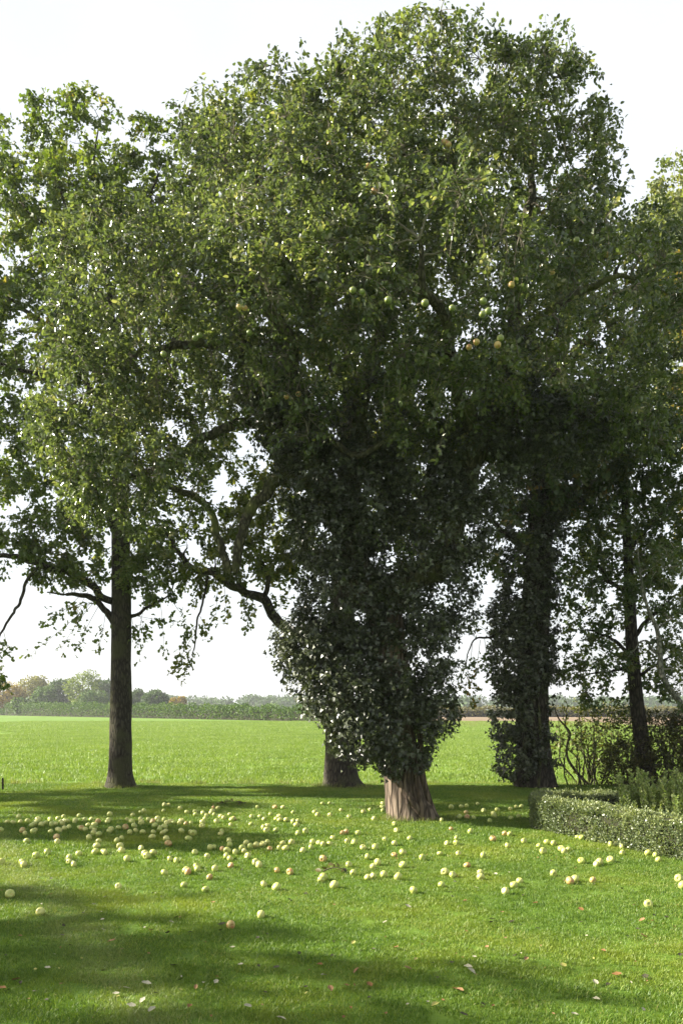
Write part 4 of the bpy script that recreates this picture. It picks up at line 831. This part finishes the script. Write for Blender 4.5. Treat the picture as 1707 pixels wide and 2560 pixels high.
for x, y, k, s in spots:
    ms, gl = FL[k]; g = G(x, y); o = bpy.data.objects.new('fallen_leaf', ms[rg.randrange(3)]); COL.objects.link(o)
    sz = (rg.uniform(.034, .058) if k != 'dark' else rg.uniform(.035, .06))*s; o.scale = (sz,)*3
    o.rotation_euler = (rg.gauss(0, .25), rg.gauss(0, .25), rg.uniform(0, 6.28)); o.location = (g[0], g[1], lz(g[0], g[1]) + .022)
    tag(o, gl, 'leaf', k + ' fallen leaves on the lawn')
def fallen_sprig(label, x, y, ln, ang, n, seed):
    g = G(x, y); rg2 = np.random.default_rng(seed); root = empty('fallen_sprig', (g[0], g[1], lz(g[0], g[1]))); tag(root, label, 'twig')
    d = np.array((math.cos(ang), math.sin(ang), 0)); z0 = lz(g[0], g[1]) + .03
    P = np.array([g + d*ln*(t-.5) + np.array((0, .02*math.sin(t*5), z0 + .03*math.sin(t*3))) for t in np.linspace(0, 1, 6)])
    b = MB(); b.tubes(P[None], np.linspace(.008, .003, 6)[None], 5); link('twig', b.mesh('twig'), M_twig, root)
    pos = P[rg2.integers(0, 6, n)] + rg2.normal(size=(n, 3))*np.array((.05, .05, .015)); pos[:, 2] = np.maximum(pos[:, 2], z0 - .015)
    leaf_parts('apple', M_bush, root, pos, unit(rg2.normal(size=(n, 3))*np.array((1, 1, .4))), unit(rg2.normal(size=(n, 3))*.5 + np.array((0, 0, .8))), .065*rg2.uniform(.7, 1.2, n), rg2.uniform(0, 1, n))
fallen_sprig('fallen dark leafy sprig lying in the shaded lawn beyond the apples', 577, 2012, .45, .3, 34, 1)
fallen_sprig('small fallen dark leafy sprig among the apples in the sun', 838, 2184, .24, .2, 12, 2)
# small stake at the field edge
sk = G(8, 1974); b = MB(); b.box((sk[0], sk[1], .10), (.03, .03, .24)); b.box((sk[0], sk[1], .228), (.02, .02, .016))
tag(link('wooden_stake', b.mesh('stake', False), M_bark_dark), 'short dark wooden stake at the edge of the lawn by the field', 'stake')
scatter('trunk_grass', ring(base[0]+.05, base[1]-.05, .36, .52, math.pi, 2*math.pi), bt, 55, .5, 1.0, 6, 'longer grass at the foot of the apple tree trunk', 'grass')
scatter('oak_foot_grass', ring(b2[0], b2[1], .42, .72, math.pi, 2*math.pi), bt, 40, .5, 1.0, 7, 'longer grass at the foot of the thick oak trunk', 'grass')
scatter('slim_oak_foot_grass', ring(b1[0], b1[1], .3, .5, math.pi, 2*math.pi), bt, 30, .4, .8, 8, 'longer grass at the foot of the straight oak', 'grass')

# ------------------------------------------------------------------ distance: field hedge, trees, houses, van, wood
far_stops = {'green': [(0, (0.035, 0.072, 0.014)), (.5, (0.062, 0.117, 0.023)), (1, (0.103, 0.156, 0.030))], 'dark': [(0, (0.027, 0.058, 0.017)), (.5, (0.046, 0.084, 0.023)), (1, (0.068, 0.117, 0.030))],
             'yellow': [(0, (0.078, 0.117, 0.018)), (.5, (0.135, 0.183, 0.030)), (1, (0.204, 0.247, 0.044))], 'orange': [(0, (0.135, 0.090, 0.014)), (.5, (0.225, 0.156, 0.023)), (1, (0.293, 0.220, 0.037))], 'ochre': [(0, (0.113, 0.111, 0.018)), (.5, (0.170, 0.162, 0.030)), (1, (0.225, 0.220, 0.044))],
             'brown': [(0, (0.068, 0.065, 0.023)), (.5, (0.113, 0.105, 0.034)), (1, (0.158, 0.143, 0.044))]}
FM = {k: leaf_mat('distant_'+k, v, rough=.6, transl=.3, pscale=.25, spec=.2) for k, v in far_stops.items()}
def clump_leaves(mb, lobes, n, size, rg):
    pos, d = sample_lobes(lobes, n, rg, .35); leaves(mb, 'simple', pos, unit(rg.normal(size=(n, 3))), unit(d*.6 + rg.normal(size=(n, 3))*.5 + np.array((0, 0, .5))), size*rg.uniform(.6, 1.4, n), rg.uniform(0, 1, n))
def distant_tree(label, x, top, wpx, Y, col, seed, n=3600, slim=False):
    rg2 = np.random.default_rng(seed); b = W(x, HZ, Y); h = H - (top-HZ)*Y/F; r = wpx/2*Y/F
    root = empty('distant_tree', (b[0], Y, -.07)); tag(root, label, 'tree', None)
    t, _ = limb_mesh([(b[0], Y, -.2, .35), (b[0], Y, h*.5, .25), (b[0], Y, h*.85, .06)], sides=8, n=8); link('trunk', t, M_bark_dark, root)
    lobes = [(np.array((b[0], Y, h*.58)), np.array((r*.85, r*.85, h*.38)), 1.0)]
    for k in range(7):
        a = rg2.uniform(0, 6.28); rr = r*rg2.uniform(.3, .6); lobes.append((np.array((b[0]+math.cos(a)*rr, Y+math.sin(a)*rr, h*rg2.uniform(.3, .86))), np.array((r*.45, r*.45, r*.42)), 1.0))
    m = MB(); clump_leaves(m, lobes, n, .6, rg2); tag(link('crown', m.mesh('crown'), FM[col], root), kind='stuff')
for i, a in enumerate([('orange autumn tree beyond the field behind the white van', 18, 1700, 95, 240, 'orange'), ('tall brownish tree beyond the field beside the orange one', 82, 1686, 90, 252, 'ochre'), ('ochre tree peeking between two dark trees beyond the field', 122, 1704, 50, 262, 'ochre'),
        ('round dark green tree beyond the field next to the yellow-green one', 152, 1693, 78, 245, 'dark'), ('tallest light yellow-green tree beyond the field', 208, 1678, 100, 240, 'yellow'), ('dark green tree beyond the field just behind the straight oak trunk', 262, 1696, 70, 246, 'dark'),
        ('dark tree beyond the field beside the straight oak', 338, 1729, 66, 236, 'dark'), ('rounded blue-green tree ending the row beyond the field', 390, 1724, 72, 228, 'dark'), ('small orange tree above the field hedge', 446, 1744, 46, 260, 'orange'), ('green tree filling the row beyond the field by the ochre one', 110, 1720, 70, 232, 'green'),
        ('low light green bush tree above the field hedge', 55, 1752, 60, 215, 'green'), ('low broad green tree above the field hedge behind the oak', 235, 1735, 80, 226, 'green'), ('low green tree above the field hedge near its dark end', 300, 1745, 60, 222, 'green'), ('orange tree outside the row beyond the field', -40, 1690, 90, 245, 'orange'), ('dark tree outside the row beyond the field', -100, 1685, 100, 245, 'dark')]):
    distant_tree(*a, 200+i)
def strip(name, label, p0, p1, h0, h1, depth, n, size, mat, seed, cat, kind=None):
    rg2 = np.random.default_rng(seed); t = rg2.uniform(0, 1, n); p0, p1 = np.array(p0), np.array(p1); c = p0[None]*(1-t[:, None]) + p1[None]*t[:, None]
    hh = h0 + (h1-h0)*t; hn = np.array([1 + .28*mnoise.noise(Vector((q[0]*.35, q[1]*.35, 0))) + .22*mnoise.noise(Vector((q[0]*1.1, q[1]*1.1, 3))) for q in c])
    z = hh*hn*rg2.uniform(0, 1, n)**.7; pos = np.stack((c[:, 0] + rg2.normal(size=n)*.3, c[:, 1] + rg2.uniform(-depth/2, depth/2, n), z), 1)
    m = MB(); leaves(m, 'simple', pos, unit(rg2.normal(size=(n, 3)) + np.array((0, 0, .6))), unit(rg2.normal(size=(n, 3)) + np.array((0, -.3, .4))), size*rg2.uniform(.6, 1.4, n), rg2.uniform(0, 1, n))
    mid = (p0+p1)/2; root = empty(name, (mid[0], mid[1], -.07)); tag(root, label, cat, None, kind); o = link('foliage', m.mesh('foliage'), mat, root); tag(o, kind='stuff')
    core = MB(); d = p1 - p0; L = np.linalg.norm(d); u = d/L; k = 40; v = []
    for i in range(k+1):
        q = p0 + d*(i/k); hq = (h0 + (h1-h0)*i/k)*.62; v += [(q[0], q[1]-.2, -.1), (q[0], q[1]-.2, hq), (q[0], q[1]+.5, hq), (q[0], q[1]+.5, -.1)]
    i = np.arange(k)[:, None]*4; core.add(v, np.concatenate([i + np.array((0, 4, 5, 1)), i + np.array((1, 5, 6, 2)), i + np.array((2, 6, 7, 3))])); link('branches', core.mesh('core'), MATS['hedge_core'], root)
    return root
A0, A1 = (W(16, HZ, 222)[:2]), (W(905, HZ, 108)[:2])
strip('field_hedge', 'long dark green hedge along the far edge of the field', A0, A1, 3.1, 1.75, 2.2, 26000, .3, FM['green'], 301, 'hedge')
A2 = W(-160, HZ, 250)[:2]
strip('field_hedge', 'lower hedge in front of the white van at the far field edge', A2, W(18, HZ, 223)[:2], 1.3, 1.3, 2, 5000, .3, FM['green'], 302, 'hedge')
strip('field_hedge', 'brown hedge line beyond the ploughed field', W(1000, HZ, 178)[:2], W(1850, HZ, 178)[:2], 1.9, 1.9, 3, 9000, .4, FM['brown'], 303, 'hedge')
# far wood
wm = MB(); rg3 = np.random.default_rng(310); lob = []
for k in range(150):
    Y = rg3.uniform(470, 620); x = rg3.uniform(340, 1850); h = (8.3 + 2.6*mnoise.noise(Vector((x*.012, 0, 0))) + rg3.uniform(-.8, 1.6)) * Y/540; c = W(x, HZ, Y); r = rg3.uniform(4, 8)
    lob.append((np.array((c[0], Y, h*.5)), np.array((r, r*.8, h*.52)), 1.0))
clump_leaves(wm, lob, 42000, 1.9, rg3)
tag(link('distant_wood', wm.mesh('wood'), FM['dark']), 'hazy distant wood along the horizon', 'wood', kind='stuff')
def house(label, x, Y, wl_, dp, wh, rh, rz):
    c = W(x, HZ, Y); root = empty('farmhouse', (c[0], Y, -.07)); tag(root, label, 'house')
    b = MB(); b.box((c[0], Y, wh/2-.07), (wl_, dp, wh), 0); link('wall', b.mesh('wall', False), plain('render_white', (.7, .66, .56), .8) if 'render_white' not in MATS else MATS['render_white'], root)
    e = .35; b = MB(); z0 = wh-.07
    v = [(-wl_/2-e, -dp/2-e, z0-.2), (wl_/2+e, -dp/2-e, z0-.2), (wl_/2+e, 0, z0+rh), (-wl_/2-e, 0, z0+rh), (-wl_/2-e, dp/2+e, z0-.2), (wl_/2+e, dp/2+e, z0-.2)]
    b.add(np.array(v) + np.array((c[0], Y, 0)), [(0, 1, 2, 3), (3, 2, 5, 4)], [(0, 3, 4), (1, 5, 2)]); rf = link('roof', b.mesh('roof', False), plain('roof_tile', (.35, .25, .2), .8) if 'roof_tile' not in MATS else MATS['roof_tile'], root)
    for k in (-.3, 0, .3):
        w_ = MB(); w_.box((c[0]+k*wl_, Y-dp/2-.03, wh*.55), (1.0, .06, 1.2)); link('window', w_.mesh('window', False), plain('window_glass', (.05, .06, .07), .1) if 'window_glass' not in MATS else MATS['window_glass'], root)
    w_ = MB(); w_.box((c[0]+wl_*.3, Y, z0+rh-.1), (.6, .6, 1.4)); link('chimney', w_.mesh('chimney', False), MATS['roof_tile'], rf)
house('pale farmhouse peeking over the hedge beyond the field beside the distant wood', 536, 540, 9, 7, 4.0, 2.2, 0)
house('smaller pale house peeking over the hedge nearer the apple tree', 635, 530, 7, 6, 3.8, 2.0, 0)
# white van
vc = W(-22, HZ, 236); van = empty('parked_van', (vc[0], 236, -.07)); tag(van, 'white van parked beyond the field under the orange tree', 'van')
b = MB(); X0, Yv = vc[0], 236
prof = [(-2.6, .45), (2.55, .45), (2.6, 1.1), (1.9, 1.35), (1.3, 2.15), (-2.5, 2.25), (-2.62, 1.9)]
v = [(X0+x, Yv-.95, z) for x, z in prof] + [(X0+x, Yv+.95, z) for x, z in prof]; n7 = len(prof)
b.add(v, [(i, (i+1) % n7, n7+(i+1) % n7, n7+i) for i in range(n7)], [(0, i, i+1) for i in range(1, n7-1)] + [(n7, n7+i+1, n7+i) for i in range(1, n7-1)]); link('body', b.mesh('body', False), plain('van_paint', (.8, .8, .8), .35), van)
b = MB(); b.add([(X0+.5, Yv-.97, 1.35), (X0+1.75, Yv-.97, 1.38), (X0+1.25, Yv-.97, 2.0), (X0+.5, Yv-.97, 2.05)], [(0, 1, 2, 3)]); link('window', b.mesh('window', False), MATS['window_glass'], van)
for dx in (-1.6, 1.6):
    for dy in (-.9, .9):
        b = MB(); b.tubes(np.array([[(X0+dx, Yv+dy-.1, .3), (X0+dx, Yv+dy, .3), (X0+dx, Yv+dy+.1, .3)]]), np.array([[.34, .36, .34]]), 12); link('wheel', b.mesh('wheel'), plain('tyre', (.02, .02, .02), .8) if 'tyre' not in MATS else MATS['tyre'], van)

# ------------------------------------------------------------------ haze
hb = MB(); hb.box((0, 655, 15), (2900, 1510, 32)); hz = link('haze', hb.mesh('haze', False)); tag(hz, 'thin pale haze over the fields', 'haze', kind='stuff')
m, n, l = newmat('haze'); pv = n.new('ShaderNodeVolumePrincipled'); pv.inputs['Color'].default_value = (.93, .96, 1, 1); pv.inputs['Density'].default_value = 0.0003; pv.inputs['Anisotropy'].default_value = 0.3
o = n.new('ShaderNodeOutputMaterial'); l.new(pv.outputs[0], o.inputs['Volume']); hz.data.materials.append(m)
